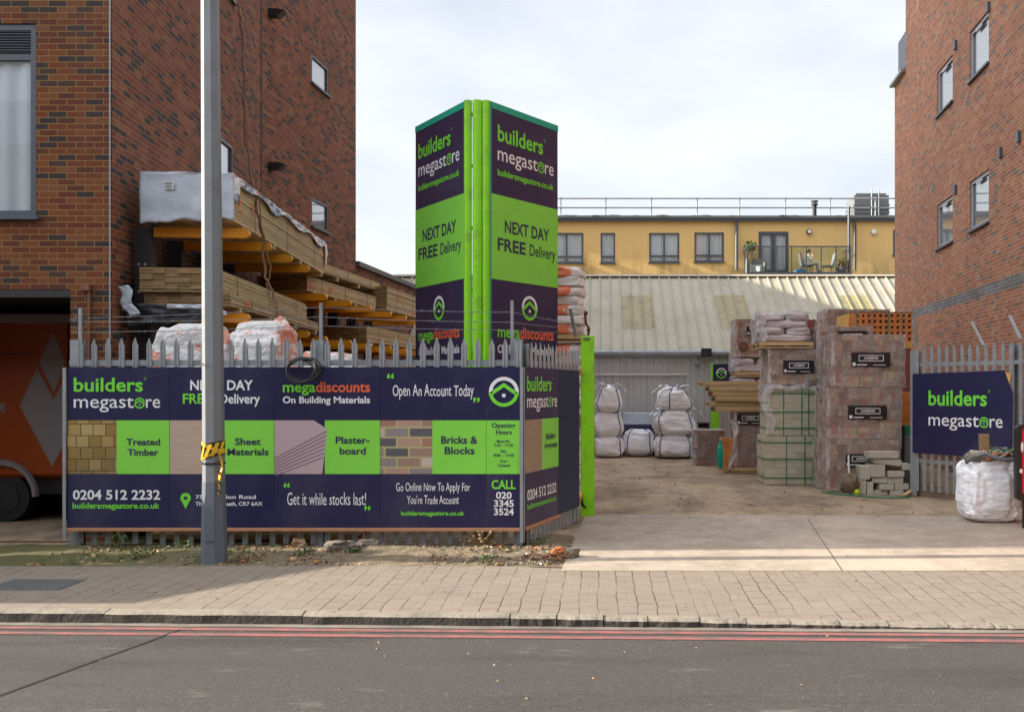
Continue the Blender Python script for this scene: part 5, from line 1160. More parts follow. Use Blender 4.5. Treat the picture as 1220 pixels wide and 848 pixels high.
# stack with torn wrapping, empty pallets on top
Y = 21.7
pallet('pallet under the torn pack beside the teal bag', PX(862,Y), Y-.04, 0, .95, 1.0, 0, h=.12)
m = None
pack('torn paver pack with two dark labels beneath the empty pallets', PX(876,Y), PX(911,Y), Y, .95, .13, 1.36, 'redpaver', .2, .1, (.3,.6), (.3,.65), 'strap_pale', (.05,.94,.78,.97), 'film', side='film_white')
pack('stacked orange clay bricks left of the torn paver pack', PX(862.5,Y), PX(875.5,Y), Y+.02, .9, .13, .76, 'orangebrick', .22, .21, (), (), film_=None, name='brick_pack', cat='brick pack', group=None)
DS = MB(); DS.grid(lambda u, v: P(869+(5+3*math.sin(v*11))*u+4*math.sin(v*5)+3*v, 500+60*v, 21.58) + Vector((0, .04*math.sin(v*8+u*3), 0)), 5, 24)
tag(rename(DS.build('plastic_strip', M['film_dense'], smooth=True, solid=.003), P(872, 530, 21.58)), 'torn grey plastic strip hanging from the pack under the pallets', 'plastic')
for k, (px, a) in enumerate(((852,0),(846,.5),(852,-.6),(849,.4),(845,-.3),(838,.8))):
    pallet(('lowest','second','third','fourth','fifth','topmost')[k]+' empty pallet of the leaning pile left of the buff blocks', PX(px,Y)+.0, Y-.06+U(-.03,.03), 1.372+.115*k, 1.25, .95, R(a), 'empty pallets on the torn pack', h=.112)
m = MB(); m.blob(P(858, 543, 21.5), (.07,.06,.27), 5, 5, .35, .9); m.blob(P(858.5, 531, 21.5)+Vector((0,0,.05)), (.025,.025,.12), 3, 4, .2, 1)
tag(rename(m.build('plastic_bag', M['teal_bag'], smooth=True), P(858, 556, 21.5)), 'crumpled teal plastic bag hanging beside the orange bricks', 'bag')
pack('low red paver pack at the end of the rear row by the white bags', *xr(828,863,23.9), 23.9, .85, 0, .86, 'redpaver', .2, .1, (.25,.5,.75), (.25,.5,.75), 'strap_pale', None, 'film')
m = MB(); Yc = 25.4; x0, x1 = xr(831,846,Yc)
for a in ((x0,x0+.03,.0,1.02),(x1-.03,x1,.0,1.02),(x0+.031,x1-.031,.99,1.02),(x0+.031,x1-.031,.76,.79)): m.box(a[0], a[1], Yc, Yc+.3, a[2], a[3])
m.box(x0+.031, x1-.031, Yc+.26, Yc+.29, .0, .98)
tag(rename(m.build('open_crate', M['galv_dark'], bevel=.003), (x0, Yc, 0)), 'small grey open fronted crate standing behind the low red pack', 'crate')
# rear stack against the shed
Y = 24.5; X0, X1 = PX(876,Y), 4.45
for k, l in enumerate(('ground level pack of the rear stack behind the pallets', 'second pack of the rear stack behind the pallets')): pack(l, X0, X1, Y, 1.0, .86*k, .86*k+.85, film_=None)
sackpile('wrapped sacks low in the rear stack behind the empty pallets', X0, X1, Y, .9, 1.74, 2.16, 2, 'mauve', 31)
pallet('pallet between the two wrapped sack layers of the rear stack', X0, Y-.04, 2.19, 1.08, .95, 0)
sackpile('brown film wrapped sacks below the top pack of the rear stack', X0, X1, Y, .9, 2.33, 2.66, 2, 'mauve', 41)
pack('top paver pack of the rear stack with a torn round hole in its wrap', X0, X1, Y, 1.0, 2.70, 3.66, lab=(.27,.85,.58,.80), straps=(.25,.5,.75))
m = MB(); c = P(885.5, 412, Y-.05); m.tube([c, c+Vector((0,-.012,0))], [.12,.11], 12); tag(rename(m.build('torn_hole_patch', M['brown_pipe']), c), 'round reddish patch of bare brick where the film is torn on the rear stack', 'patch')
X0 = PX(950,Y)
for k, l in enumerate(('ground level pack of the second rear stack', 'second pack of the second rear stack', 'third pack of the second rear stack', 'top red pack of the second rear stack peeping out beside the wrapped sacks')): pack(l, X0, X0+1.1, Y, 1.0, .915*k, .915*k+.905, film_=None, mat='redpaver' if k == 3 else 'paver', lab=(.1,.6,.3,.65) if k == 3 else None)

# ------------------------------------------------------------------ white bulk bags
def bulkbag(label, x0, x1, y0, z0, z1, seed, group='white bulk bags in front of the shed', d=None, flaps=0, strapx=(-.62,.62), neck=False, loops=1, n=6, taper=0):
    w = x1-x0; d = d or w*.95; h = z1-z0; cx, cy = (x0+x1)/2, y0+d/2
    t = thing('bulk_bag', label, 'bulk bag', (cx, cy, z0), 0, group)
    def surf(dv, k=1.0):
        q = Vector([math.copysign(abs(c)**.46, c) for c in dv]); f = 1 + .12*mnoise.noise(dv*2+Vector((seed*3.7,seed,0))) + .045*mnoise.noise(dv*5+Vector((seed,seed*2,0))) + .02*mnoise.noise(Vector((dv.x*3,dv.y*3,dv.z*14+seed)))
        bulge = 1 + .09*(1-q.z*q.z) - .05*q.z
        p = Vector((q.x*w/2*f*bulge*k*.93, q.y*d/2*f*bulge*k*.93, q.z*h/2*(f if q.z > 0 else 1)))
        p.x *= 1 - taper*max(0, q.z+.3); p.x += .05*w*mnoise.noise(Vector((seed*9.1, 0, q.z)))
        if q.z > .4: p.z += .05*h*mnoise.noise(Vector((p.x*4, p.y*4, seed)))
        return Vector((cx, cy, z0+h/2)) + Vector((p.x, p.y, max(p.z, -h/2)))
    bm = bmesh.new(); bmesh.ops.create_icosphere(bm, subdivisions=n-1, radius=1); m = MB(); m.add([surf(v.co.normalized()) for v in bm.verts], [tuple(v.index for v in f.verts) for f in bm.faces]); bm.free()
    m.build('bag', M['bulk'], t, smooth=True)
    for sx in strapx:
        m = MB(); L_ = []
        for i in range(15):
            a = R(64-128*i/14); dv = Vector((sx*.9, -1, 0)).normalized()*math.cos(a) + Vector((0,0,math.sin(a))); L_.append(surf(dv.normalized(), 1.012))
        m.tube(L_, .014, 6); m.build('strap', M['strap_blue'], t, smooth=True)
        if loops:
            m = MB(); q = L_[0]; m.tube([q, q+Vector((.02*sx,-.02,.03)), q+Vector((.07*-sx,-.03,.05)), q+Vector((.12*-sx,.03,.0))], .013, 5); m.build('lifting_loop', M['strap_blue'], t, smooth=True)
    for k in range(flaps):
        m = MB(); sx = (-1,1,.2)[k]; m.grid(lambda u, v: Vector((cx+sx*w*(.10+.52*u), y0+.06+.2*v+.03*math.sin(u*9), z1-.01+.10*math.sin(u*3.1)-.16*u*u+.03*mnoise.noise(Vector((u*6,v*6,seed+k))))), 14, 8); m.build('flap', M['bulk'], t, smooth=True, solid=.006)
    return t
Y = 26.55; a, b = xr(708.5, 742.5, Y)
bulkbag('bottom bulk bag of the left stack of three, next to the gate post', a, b, Y, 0, .60, 1, strapx=(.8,))
bulkbag('middle bulk bag of the left stack of three', a-.01, b+.01, Y+.02, .57, 1.27, 2, strapx=(.75,))
bulkbag('slumped top bulk bag of the left stack of three', a+.01, b, Y, 1.24, 1.98, 3, flaps=2, strapx=(-.8,.72), taper=.22)
a, b = xr(743, 781, 27.0); bulkbag('single low bulk bag between the two stacks', a, b, 27.0, 0, .75, 4, d=.75)
Y = 26.2; a, b = xr(780, 830.5, Y)
bulkbag('bottom bulk bag of the right stack of three', a+.02, b-.02, Y, 0, .64, 5, strapx=(-.85,.55))
bulkbag('wide middle bulk bag of the right stack of three', a, b+.04, Y, .60, 1.33, 6, flaps=2, strapx=(-.7,.6), taper=.06)
bulkbag('top bulk bag with open flaps on the right stack of three', a+.06, b-.08, Y+.03, 1.28, 1.93, 7, flaps=3, strapx=(-.1,.9), taper=.2)
cv = thing('covered_stack', 'low stack with white cover and navy band behind the single bulk bag', 'covered stack', (1.05, 27.85, 0)); x0, x1 = xr(742,780,27.72)
m = MB(); m.box(x0, x1, 27.76, 27.83, .0, .62); m.box(x0, x1, 27.74, 27.83, .62, .86); m.build('navy_band', M['navy'], cv); m = MB(); m.box(x0-.01, x1+.01, 27.72, 27.835, .863, 1.22); m.build('white_cover', M['tarp'], cv, bevel=.03)
# sack pallets beside the tower sign
Y = 16.0
for k, (zz0, zz1) in enumerate(((.13, 1.28), (1.42, 2.62), (2.78, 3.90))):
    pallet(('ground','middle','upper')[k]+' pallet of the printed sack stack behind the tower sign', -1.45, Y-.03, zz0-.135, 1.18, 1.0, 0, h=.13)
    sackpile(('ground level','middle','top')[k]+' tier of white sacks with orange print behind the tower sign', -1.42, -.30, Y, .95, zz0, zz1, 7, 'sack', 50+k*9, 'sack_print', wrapm=None if k == 2 else 'film_white')
m = MB(); m.tube([P(697,372,15.9),P(698,385,15.9),P(702,392,15.9),P(700,402,15.9)], .02, 6); m.blob(P(698,373,15.9), (.035,.035,.04), 1, 3, .3, 1); m.blob(P(701,393,15.9), (.03,.03,.035), 2, 3, .3, 1); tag(rename(m.build('rusty_chain', M['rust']), P(697,372,15.9)), 'short rusty chain hanging at the edge of the sack stack', 'chain')
# shrink wrapped sack loads behind the hoarding
Y = 11.62
for k, (pa, pb, zt_, sd_) in enumerate(((174,268,2.62,3),(266,337,2.62,8),(342,424,2.27,13))):
    x0, x1 = xr(pa, pb, Y); t = thing('sack_pallet', ('shrink wrapped sacks behind the fence left of the lamp post', 'shrink wrapped sacks with a peaked wrap behind the fence right of the lamp post', 'low wrapped sacks just showing over the hoarding below the cable coil')[k], 'sack pallet', ((x0+x1)/2, Y+.4, 0), 0, 'wrapped sack loads behind the hoarding')
    m = MB(XF(x0, Y, 0)); pallet_geo(m, x1-x0, .78); m.build('pallet', M['pallet'], t)
    m = MB(); h = zt_-.14; m.blob(((x0+x1)/2, Y+.40, .14+h*.5), ((x1-x0)/2*.98, .38, h*.5), sd_, 6, .10, .30); m.build('wrapped_sacks', M['sackwrap'], t, smooth=True)
    if k == 1: m = MB(); m.blob(((x0+x1)/2+.18, Y+.35, 2.55), (.2,.2,.2), 5, 5, .2, 1.2); m.build('wrap_peak', M['sackwrap'], t, smooth=True)
# ------------------------------------------------------------------ loose concrete blocks in front of the main stack
rects = [(588,645,762,782,'bottom row, left of the lowest gap'),(650,705,762,782,'bottom row, right end'),(530,562,722,778,'standing on end at the far left'),(562,586,730,780,'standing on end, second from the left'),
 (612,668,738,761,'second row, middle'),(670,728,736,761,'second row, right end'),(537,577,668,721,'upright above the left end'),(585,645,712,735,'third row, middle'),(645,705,712,736,'third row, right'),
 (577,635,662,711,'squarish, below the tilted long one'),(645,708,688,711,'small, below the tilted long one on the right'),(590,700,640,664,'long and tilted'),(700,733,660,684,'short, at the end of the tilted one'),(570,688,612,638,'long and topmost')]
Yb = 17.25
for i, (a, b, c, d, l) in enumerate(rects):
    x0, x1 = xr(860+a/3.26, 860+b/3.26, Yb); z1, z0 = PZ(350+c/3.26, Yb), PZ(350+d/3.26, Yb); dz = -PZ(588.6, Yb)
    m = MB(Matrix.Translation(((x0+x1)/2, Yb+U(-.05,.03), (z0+z1)/2+.0)) @ Matrix.Rotation(R(U(-4,4)), 4, 'Z') @ Matrix.Rotation(R(7 if 'tilted' in l and 'long' in l and 'below' not in l else U(-1,1)), 4, 'Y'))
    w, h = (x1-x0)/2-.003, (z1-z0)/2-.001; m.box(-w, w, 0, .32, -h, h); o = m.build('concrete_block', M['blockgrey'], bevel=.006)
    tag(rename(o, ((x0+x1)/2, Yb+.1, z0)), 'loose concrete block in the heap, '+l, 'concrete block', 'loose concrete blocks in front of the paver stack')
m = MB(); m.blob(P(1011, 575, 17.25), (.17,.13,.17), 4, 5, .2, .7); tag(rename(m.build('moss_bag', M['earth'], smooth=True), P(1011, 586, 17.25)), 'clear bag of brownish green moss left of the loose blocks', 'bag')
m = MB(); m.tube([P(1011.5, 566, 17.2), P(1011, 542, 17.3)], .016, 6); tag(rename(m.build('plastic_pipe', M['white_paint']), P(1011, 566, 17.2)), 'short white plastic pipe standing in the moss bag', 'pipe')
m = MB(); m.blob(P(1021, 586, 17.1), (.045,.04,.05), 4, 3, .3, .8); tag(rename(m.build('glove', plain('acid yellow glove', (.55,.75,.02), .6)), P(1021, 588, 17.1)), 'acid yellow work glove dropped by the blocks', 'glove')
m = MB(); pts = [(988,586,16.9),(1003,588,16.7),(1025,590,16.4),(1050,592,16.2),(1075,593,16.1),(1095,592,16.2)]; ps = [Vector((PX(a,c), 2127.5/(b-465)*.995, .012)) for a,b,c in pts]; m.tube(ps, .013, 6); tag(rename(m.build('hose', M['strap_green']), ps[0]), 'dark green hose lying on the ground before the loose blocks', 'hose')
m = MB(); m.bar(P(1076, 590, 16.95), P(1088, 583, 17.1), .09, .02); tag(rename(m.build('wood_offcut', M['pallet']), P(1080, 588, 16.95)), 'pale wood offcut leaning by the fence end', 'offcut')
m = MB(); m.box(PX(1078,17.9), PX(1086,17.9), 17.9, 18.2, 1.02, 1.20); tag(rename(m.build('green_crate', M['strap_green'], bevel=.01), (5.7, 17.9, 1.02)), 'green plastic crate edge wedged between stack and fence', 'crate')
m = MB(); m.box(PX(1077,17.9), PX(1087,17.9), 17.86, 18.3, -.0, 1.015); tag(rename(m.build('dark_pack', M['grey_plastic'], bevel=.02), (5.7, 17.9, 0)), 'dark shrouded pack under the green crate by the fence end', 'pack')

# green post with the small emblem sign by the shed
SPt = thing('emblem_sign', 'small navy emblem sign on a green steel post in front of the shed wall', 'sign', (PX(852,27.2), 27.2, 0)); Y = 27.2
m = MB(); m.box(PX(848,Y), PX(856.5,Y), Y, Y+.16, -.01, PZ(433,Y)); m.build('post', M['lime'], SPt, bevel=.006)
m = MB(); m.box(PX(849.5,Y), PX(880,Y), Y-.03, Y-.002, PZ(455,Y), PZ(433.5,Y)); m.build('panel', M['navy'], SPt)
fs_ = Face((0, Y-.03, 0), (1,0,0)); wb, gb_ = MB(), MB(); fs_.logo(wb, gb_, PX(859.3,Y), PZ(444.5,Y), .13, .004, .26); ink(SPt, 'emblem', wb, 'white_ink'); ink(SPt, 'emblem', gb_, 'green_ink')
# ------------------------------------------------------------------ rubble bag on the right
Y = 13.35; xb0, xb1 = xr(1158, 1222, Y)
RG = bulkbag('full white bulk bag of rubble and cable scraps in front of the logo sign', xb0, xb1, Y, 0, .93, 11, None, d=.72, strapx=(), loops=0, n=7)
m = MB(); c = Vector(((xb0+xb1)/2, Y+.30, .88))
m.tube([c+Vector((-.38,-.12,-.04)), c+Vector((-.33,-.24,.05)), c+Vector((-.2,-.32,.10)), c+Vector((.0,-.36,.02)), c+Vector((.22,-.36,.02)), c+Vector((.34,-.3,-.06)), c+Vector((.4,-.2,-.12))], .028, 8); m.build('foam_rim', M['grey_plastic'], RG, smooth=True)
m = MB(); m.blob(c+Vector((0,.0,.0)), (.32,.28,.10), 3, 5, .35, .8); m.build('rubble_fill', M['rubble'], RG)
for k in range(6):
    m = MB(); ps = []; a0 = U(0,6)
    for i in range(18): a = a0 + i*.42; ps.append(c + Vector((.08+.20*math.cos(a)+U(-.05,.05), -.16+.14*math.sin(a), .10+.07*math.sin(a*1.7)+U(-.02,.03))))
    m.tube(ps, .0075, 5); tag(rename(m.build('cable_scrap', M[('teal_bag','galv_dark','white_paint','rust','strap_green','white_paint')[k]], smooth=True), c), ('pale teal','grey','white looped','rusty brown','dark green','white straggling')[k]+' scrap of cable on top of the rubble bag', 'cable', 'cable scraps on the rubble bag')
for k, (p0, p1, w_, h_, mt, l) in enumerate((((-.36,-.22,.13),(.0,-.20,.10),.05,.02,'white_paint','white plastic trim poking left out of the rubble bag'), ((-.30,-.10,.08),(-.02,-.16,.13),.10,.02,'pallet','pale board scrap lying in the rubble bag'), ((-.10,-.05,.05),(-.16,-.18,.36),.14,.015,'dead','torn brown cardboard piece sticking up from the rubble bag'), ((.05,-.24,.05),(.30,-.20,.17),.06,.03,'batten','reddish wood stick in the rubble bag'), ((-.16,-.26,.02),(-.02,-.28,.10),.09,.05,'brickbit','broken orange brick in the rubble bag'))):
    m = MB(); m.bar(c+Vector(p0), c+Vector(p1), w_, h_); tag(rename(m.build('rubble_scrap', M[mt], bevel=.004), c+Vector(p0)), l, 'scrap', 'scraps in the rubble bag')
# street poster case at the right edge
PC = thing('poster_case', 'black framed street poster case with red poster at the right edge of the picture', 'poster case', (5.8, 12.9, 0)); Y = 12.9; x0, x1 = PX(1211,Y), PX(1211,Y)+.66; z0, z1 = PZ(596.5,Y), PZ(506,Y)
def rrect(x0, x1, z0, z1, r, y):
    return [(cx+r*math.cos(R(a)), y, cz+r*math.sin(R(a))) for cx, cz, s in ((x1-r,z1-r,0),(x0+r,z1-r,90),(x0+r,z0+r,180),(x1-r,z0+r,270)) for a in range(s, s+91, 15)]
m = MB(); m.prism(rrect(x0,x1,z0,z1,.07,Y), (0,0,0), (0,.09,0)); m.build('case', M['black'], PC)
m = MB(); m.prism(rrect(x0+.075,x1-.075,z0+.10,z1-.055,.02,Y), (0,-.006,0), (0,-.001,0)); ps_ = m.build('poster', M['red_panel'], PC)
m = MB(); m.blob((x0+.06, Y-.006, z0+.40), (.022,.004,.03), 2, 3, .1, .8); m.blob((x0+.075, Y-.007, z0+.72), (.018,.004,.07), 2, 3, .1, .8); m.build('poster_print', M['sack'], ps_)
m = MB(); m.tube([(x0+.12, Y+.05, 0), (x0+.12, Y+.05, z0+.01)], .022, 10); m.tube([(x1-.085, Y+.05, 0), (x1-.085, Y+.05, z0+.01)], .022, 10); m.build('leg', M['black'], PC)

# ------------------------------------------------------------------ orange van in the undercroft
VY = 13.6; VN = thing('delivery_van', 'orange box van with pale diamonds parked in the dark undercroft', 'van', (-10, 14.3, 0)); vx1 = PX(84,VY); vx0 = vx1-5.6
m = MB(); m.box(vx0+1.6, vx1, VY, VY+2.0, .62, 2.86); m.build('box_body', M['van_orange'], VN, bevel=.05)
m = MB(); m.box(vx0+1.58, vx1+.02, VY-.015, VY+2.015, 2.80, 2.93); m.build('roof_rail', M['van_white'], VN, bevel=.015)
m = MB(); m.prism([(vx0,0,.55),(vx0,0,1.25),(vx0+.45,0,2.2),(vx0+1.55,0,2.4),(vx0+1.55,0,.55)], (0,VY+.1,0), (0,VY+1.9,0)); m.build('cab', M['van_orange'], VN, bevel=.05)
m = MB(); m.box(vx0+.2, vx1-.05, VY+.12, VY+1.88, .38, .618); m.build('chassis', M['black'], VN)
fcv = Face((0, VY-.0, 0), (1,0,0)); vx = lambda p: PX(p, VY); vz = lambda p: PZ(p, VY)
m = MB(); m.add([fcv.pt(vx(a), vz(b), .004) for a, b in ((23.7,483.6),(44.5,438.5),(64,476),(62.6,556))], [(0,3,2,1)]); m.add([fcv.pt(vx(a), vz(b), .004) for a, b in ((64,476),(82,441),(82,516),(62.6,556))], [(0,3,2,1)]); m.add([fcv.pt(vx(a), vz(b), .004) for a, b in ((46.8,431),(63.3,394.6),(78.5,431),(64.3,467))], [(0,3,2,1)]); m.build('diamond_print', M['van_white'], VN)
m = MB(); fcv.text(m, 'e', vx(.5), vx(6.5), vz(491), .19, .005, .02); fcv.text(m, 'onlin', vx(-36), vx(-1), vz(491), .19, .005, .02); m.build('lettering', M['van_white'], VN)
m = MB(); fcv.text(m, 'tradehire.com', vx(4), vx(38), vz(423.5), .045, .005, .01); m.build('lettering', M['navy_ink'], VN)
for wx_ in (vx1-.95, vx0+.95):
    for yy in (VY+.05, VY+1.72):
        m = MB(); m.tube([(wx_, yy, .34), (wx_, yy+.22, .34)], .34, 24); ty = m.build('wheel', M['rubber'], VN); m = MB(); m.tube([(wx_, yy-.01, .34), (wx_, yy+.05, .34)], .20, 18); m.build('rim', M['steel_dark'], ty)
    m = MB(); pr = [(wx_+.47*math.cos(R(a)), VY-.02, .36+.47*math.sin(R(a))) for a in range(0,181,12)]; m.tube(pr, .05, 6); m.build('wheel_arch', M['van_white'], VN)
m = MB(); m.box(vx1+.001, vx1+.04, VY+.05, VY+.98, .66, 2.78); m.box(vx1+.001, vx1+.04, VY+1.02, VY+1.95, .66, 2.78); m.build('rear_door', M['van_orange'], VN)
m = MB(); m.box(vx1+.001, vx1+.03, VY+.05, VY+.2, .45, .6); m.build('tail_lamp', M['red_panel'], VN)

# ------------------------------------------------------------------ balcony things
by_ = 40.25
def person():
    me = bpy.data.meshes.new('person'); X0 = PX(961.5, by_); z = fz
    # seated, facing right, one hand at the face; pelvis first
    J = [((0,0,.40),.15),((.0,0,.58),.145),((.03,0,.74),.12),((.05,0,.82),.05),((.08,0,.92),.085),((.10,0,.98),.07),
         ((.02,-.15,.72),.06),((.16,-.20,.55),.048),((.22,-.10,.74),.036),((.20,-.05,.84),.034),
         ((.02,.15,.72),.06),((.12,.2,.52),.048),((.30,.12,.48),.036),((.37,.10,.47),.034),
         ((.12,-.09,.40),.10),((.44,-.11,.46),.075),((.50,-.11,.10),.05),((.60,-.11,.05),.04),
         ((.12,.09,.40),.10),((.44,.11,.44),.075),((.46,.11,.10),.05),((.56,.11,.05),.04)]
    Ed = [(0,1),(1,2),(2,3),(3,4),(4,5),(2,6),(6,7),(7,8),(8,9),(2,10),(10,11),(11,12),(12,13),(0,14),(14,15),(15,16),(16,17),(0,18),(18,19),(19,20),(20,21)]
    me.from_pydata([Vector(p) for p, r in J], Ed, []); o = bpy.data.objects.new('person', me); COL.objects.link(o)
    md = o.modifiers.new('skin', 'SKIN'); sv = me.skin_vertices[0].data
    for i, (p, r) in enumerate(J): sv[i].radius = (r, r)
    sv[0].use_root = True
    o.modifiers.new('sub', 'SUBSURF').levels = 1; o.modifiers['sub'].render_levels = 1
    bpy.context.view_layer.update(); m2 = bpy.data.meshes.new_from_object(o.evaluated_get(bpy.context.evaluated_depsgraph_get()))
    bpy.data.objects.remove(o); p = bpy.data.objects.new('person', m2); COL.objects.link(p); p.location = (X0, by_, z); MW[p.name] = Matrix.Translation(p.location)
    for mm in ('robe', 'skin'): m2.materials.append(M[mm])
    for f in m2.polygons:
        f.use_smooth = True; c = f.center; f.material_index = 1 if (c.z > .80 or (c.z < .14) or (c.x > .19 and c.z > .64)) else 0
    tag(p, 'person in a cream robe sitting on the balcony with a hand to the face', 'person')
    h = MB(Matrix.Translation((X0, by_, z))); h.blob((.065,0,.955), (.085,.085,.085), 3, 4, .05, 1); h.blob((.0,0,.90), (.05,.07,.09), 3, 4, .05, 1); h.build('hair', M['hair'], p, smooth=True)
    h = MB(Matrix.Translation((X0, by_, z))); h.grid(lambda u, v: Vector((.0+(.14+.05*(1-v))*math.cos(u*6.283)-.02*v, (.22-.06*v)*math.sin(u*6.283), .36+.42*v)), 20, 6); h.build('robe', M['robe'], p, smooth=True)
person()
def chair(label, px, m_, Y, flip=1):
    x = PX(px, Y); t = thing('patio_chair', label, 'chair', (x, Y, fz), 0, 'balcony chairs'); q = MB(); q.box(x-.24, x+.24, Y-.24, Y+.24, fz+.30, fz+.36); q.build('seat', M[m_], t)
    q = MB(); q.obox(Vector((x-.25*flip, Y, fz+.60)), (.025,.23,.26), Matrix.Rotation(R(-10*flip), 3, 'Y')); q.build('backrest', M[m_], t)
    for a in (-1,1):
        for b in (-1,1): q = MB(); q.bar((x+a*.21, Y+b*.21, fz), (x+a*.21, Y+b*.21, fz+.30), .03, .03); q.build('leg', M[m_], t)
chair('dark balcony chair on which the robed person sits', 960.5, 'grey_plastic', by_)
chair('grey balcony chair right of the robed person', 986, 'galv', 40.4, -1)
t = thing('armchair', 'pale wicker armchair at the left end of the balcony', 'chair', (PX(900,40.3), 40.3, fz)); q = MB(); x = PX(900,40.3); q.box(x-.3,x+.3,40.0,40.6,fz+.02,fz+.34); q.build('seat', M['galv'], t, bevel=.04); q = MB(); q.box(x-.34,x+.34,40.6,40.72,fz+.05,fz+.68); q.box(x-.42,x-.31,40.0,40.6,fz+.02,fz+.48); q.box(x+.31,x+.42,40.0,40.6,fz+.02,fz+.48); q.build('backrest', M['galv_dark'], t, bevel=.03)
m = MB(); m.tube([P(906,323.5,40)+Vector((0,0,0)), P(906,318,40)], [.15,.19], 12); tag(rename(m.build('plant_pot', M['white_paint']), P(906,323.5,40)), 'white pot on the balcony floor near the door', 'pot')
def leafy(label, base, stem_h, rad, n, lm, name='shrub', cat='plant', ls=.10, sq=1.0):
    t = thing(name, label, cat, base); b = Vector(base); m = MB()
    for k in range(4): a = U(0,6.3); m.tube([b, b+Vector((.3*rad*math.cos(a), .3*rad*math.sin(a), stem_h*.55)), b+Vector((.7*rad*math.cos(a), .7*rad*math.sin(a), stem_h))], .012*ls/.1, 4)
    m.build('stem', M['dead'], t); m = MB()
    for i in range(n):
        d = Vector((rnd.gauss(0,1), rnd.gauss(0,1), rnd.gauss(0,1))).normalized()*rad*rnd.random()**.4; c = b + Vector((d.x, d.y, stem_h*.85 + d.z*sq)); c.z = max(c.z, b.z+.01)
        q = Vector((U(-1,1),U(-1,1),U(-.3,1))).normalized(); s = q.cross(Vector((U(-1,1),U(-1,1),U(-1,1)))).normalized(); L_ = ls*U(.6,1.3)
        m.add([c, c+q*L_*.5+s*L_*.28, c+q*L_, c+q*L_*.5-s*L_*.28], [(0,1,2,3)])
    m.build('leaves', M[lm], t); return t
leafy('leafy potted shrub at the left end of the balcony', P(895.5,324,40.6), 1.2, .27, 70, 'leaf', ls=.2)
leafy('low potted plant at the right end of the balcony', P(1003,324,40.3), .42, .2, 50, 'leaf', ls=.15)
m = MB(); m.tube([P(1003,324,40.3), P(1003,318,40.3)], [.2,.25], 12); tag(rename(m.build('plant_pot', M['grey_plastic']), P(1003,324,40.3)), 'grey pot under the low balcony plant', 'pot')
m = MB(); m.box(PX(947,40), PX(960,40), 39.8, 40.1, fz+.002, fz+.13); tag(rename(m.build('blue_box', plain('blue plastic', (.03,.22,.5), .5), bevel=.01), (PX(953,40), 40, fz)), 'flat blue box on the balcony floor by the robed person', 'box')

# ------------------------------------------------------------------ verge: weeds, rubble, litter
def gp(px, py): Y = 2127.5/(py-465); return Vector((PX(px,Y), Y, .02))
leafy('small green weed at the foot of the hoarding, left of the lamp post', gp(139,658), .16, .11, 80, 'leaf', 'weed', 'weed', .035, .8)
leafy('straggling weed close to the lamp post base', gp(217,660), .10, .13, 80, 'leaf', 'weed', 'weed', .035, .6)
leafy('low weed by the broken concrete lumps', gp(423,663), .05, .10, 80, 'leaf', 'weed', 'weed', .04, .4)
leafy('flat weed in front of the hoarding between post and rubble', gp(362,664), .04, .12, 80, 'leaf', 'weed', 'weed', .04, .35)
leafy('small weed under the fence corner trim', gp(640,652), .06, .14, 80, 'leaf', 'weed', 'weed', .035, .5)
leafy('thin weed in the verge below the opening hours board', gp(582,672), .04, .08, 50, 'leaf', 'weed', 'weed', .04, .5)
for k_, (px, py, r_, n_) in enumerate(((112,662,.16,70),(168,664,.2,90),(245,668,.13,60),(300,668,.14,70),(330,657,.12,60),(478,662,.12,60),(520,668,.12,50),(606,660,.12,60))):
    leafy(('pale','spreading','small','ragged','creeping','thin','sparse','stringy')[k_]+' low patch of moss and grass on the verge '+('near the left trim','left of the post','hard by the post base','just right of the post','below mega discounts','right of the rubble row','before the account board','near the emblem board')[k_], gp(px, py), .02, r_, n_, 'leaf' if k_ % 3 else 'dead', 'grass_tuft', 'grass tuft', .035, .18)['group'] = 'grass tufts on the verge'
dp = thing('dead_plant', 'clump of dry brown stalks below the hoarding near the corner', 'plant', gp(575,655)); m = MB(); b = gp(575,655)
for i in range(70):
    a = U(0,6.3); l = U(.10,.26); e = b+Vector((math.cos(a)*l*1.05, math.sin(a)*l*.6, U(.02,.24))); mid = b.lerp(e,.5)+Vector((U(-.02,.02),0,.03)); m.tube([b+Vector((math.cos(a)*.04, math.sin(a)*.03, 0)), mid, e], [.006,.005,.003], 4)
    if i % 2: m.blob(e, (.018,.018,.014), i, 3, .4, 1)
m.build('stalks', M['dead'], dp)
for i, (px, py, s, sd_, l, mt) in enumerate(((403,660,.13,3,'lump of broken concrete at the left of the rubble row below the hoarding','rubble'),(421,659,.11,5,'middle lump of broken concrete below the hoarding','rubble'),(438,657,.13,9,'right lump of broken concrete below the hoarding with a pale top','rubble'),(357,655,.12,12,'sandy lump of mortar under the hoarding right of the lamp post','dead'),(664,664,.085,21,'bright orange broken brick lying near the forecourt edge','brickbit'),(641,659,.05,25,'small orange brick chip near the fence corner','brickbit'),(672,663,.05,27,'dark orange brick fragment beside the bigger one','brickbit'),(682,664,.085,33,'dirty grey lump of rubbish by the forecourt edge','rubble'),(452,656,.07,37,'stony lump at the right end of the rubble row','rubble'))):
    m = MB(); p = gp(px, py); m.blob(p+Vector((0,0,s*.35)), (s, s*.7, s*.6), sd_, 4, .5, .6, Matrix.Rotation(U(0,3), 3, 'Z')); tag(rename(m.build('rubble_lump', M[mt]), p), l, 'rubble', 'lumps of rubble on the verge')
m = MB(); b = gp(655,668)
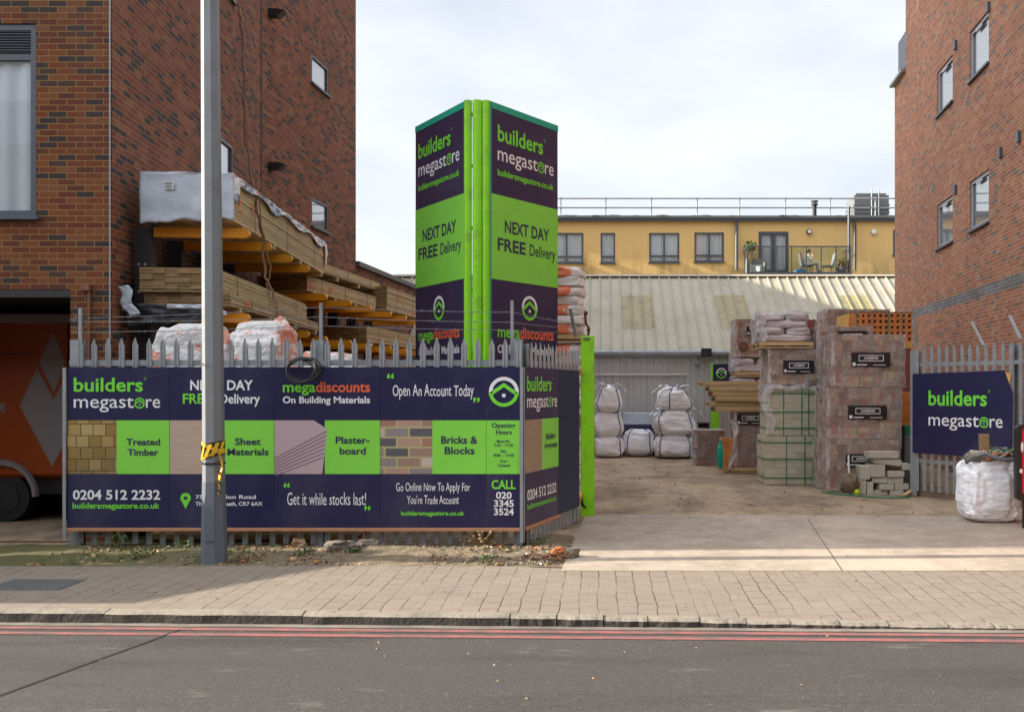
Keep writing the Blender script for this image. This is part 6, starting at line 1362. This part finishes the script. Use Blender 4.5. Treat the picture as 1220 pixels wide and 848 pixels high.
for i in range(60): c = b + Vector((U(-.28,.2), U(-.16,.14), U(.0,.05))); d = Vector((U(-1,1),U(-1,1),U(-.2,.6))).normalized()*U(.04,.13); m.tube([c-d, c+Vector((0,0,U(0,.02))), c+d], .004, 3)
tag(rename(m.build('twig_heap', M['rust']), b), 'dark tangle of twigs beside the orange broken brick', 'twigs')
lit = MB(); mats_ = ['brickbit','dead','rubble','white_paint','rust','leaf','pallet','earth']
for i in range(1300):
    u_ = rnd.random(); x = -6.1 + 5.6*u_; y = 10.2 + .95*rnd.random()**1.0
    if i % 6 == 0: x = U(-6.2,-.5); y = U(10.95, 11.6)
    if rnd.random() < .45: x = rnd.choice((-4.1,-3.7,-3.2,-2.6,-1.2,-.7)) + rnd.gauss(0,.18)
    if x > -.5: continue
    z = .012 + mound(x, y); s = U(.006,.022)*(1.6 if rnd.random() < .06 else 1); lit.mi = rnd.choices(range(8), (1.0,6,5,.5,5,1,1.5,9))[0]
    a = U(0,3.1); q = Matrix.Rotation(a, 3, 'Z') @ Matrix.Rotation(U(-.5,.5), 3, 'X'); vs = [(-1,-.7,-.35),(1,-.6,-.35),(.8,.8,-.35),(-.9,.7,-.35),(-.6,-.5,.35),(.7,-.4,.25),(.5,.5,.4),(-.7,.5,.3)]
    lit.add([Vector((x,y,z)) + q @ (Vector(v)*s) for v in vs], [(0,3,2,1),(4,5,6,7),(0,1,5,4),(1,2,6,5),(2,3,7,6),(3,0,4,7)])
tag(lit.build('verge_litter', [M[k] for k in mats_]), kind='stuff')
gt = MB()
for i in range(500):
    x = U(-7.5,9); y = kerbY(x)+U(.05,2.0) if rnd.random() < .35 else U(9.9,14) if rnd.random() < .3 else kerbY(x)-U(.02,3.4); zz = -.108 if y < kerbY(x) else (.008 if y > 9.95 else kerbZ(x)*(1-(y-kerbY(x))/2)+.003)
    if y > 9.95 and x < -.2: continue
    gt.mi = rnd.choices(range(3), (4,3,2))[0]; s = U(.004,.013); gt.add([Vector((x,y,zz))+Matrix.Rotation(U(0,3),3,'Z') @ (Vector(v)*s) for v in ((-1,-.8,0),(1,-.6,0),(.7,.9,0),(-.8,.8,0),(0,0,.8))], [(0,1,4),(1,2,4),(2,3,4),(3,0,4)])
for i in range(1500):
    x = U(-.1, 5.5); y = 13.6 + 12*rnd.random()**1.3; s = U(.004,.012)*(2.5 if rnd.random() < .06 else 1); gt.mi = rnd.choices(range(3), (3,4,3))[0]
    if x > 5.2 and y > 16: continue
    gt.add([Vector((x,y,.0))+Matrix.Rotation(U(0,3),3,'Z') @ (Vector(v)*s) for v in ((-1,-.8,-.3),(1,-.6,-.3),(.7,.9,-.3),(-.8,.8,-.3),(0,0,.7))], [(0,1,4),(1,2,4),(2,3,4),(3,0,4)])
tag(gt.build('road_grit', [M['rubble'], M['dead'], M['galv_dark']]), kind='stuff')
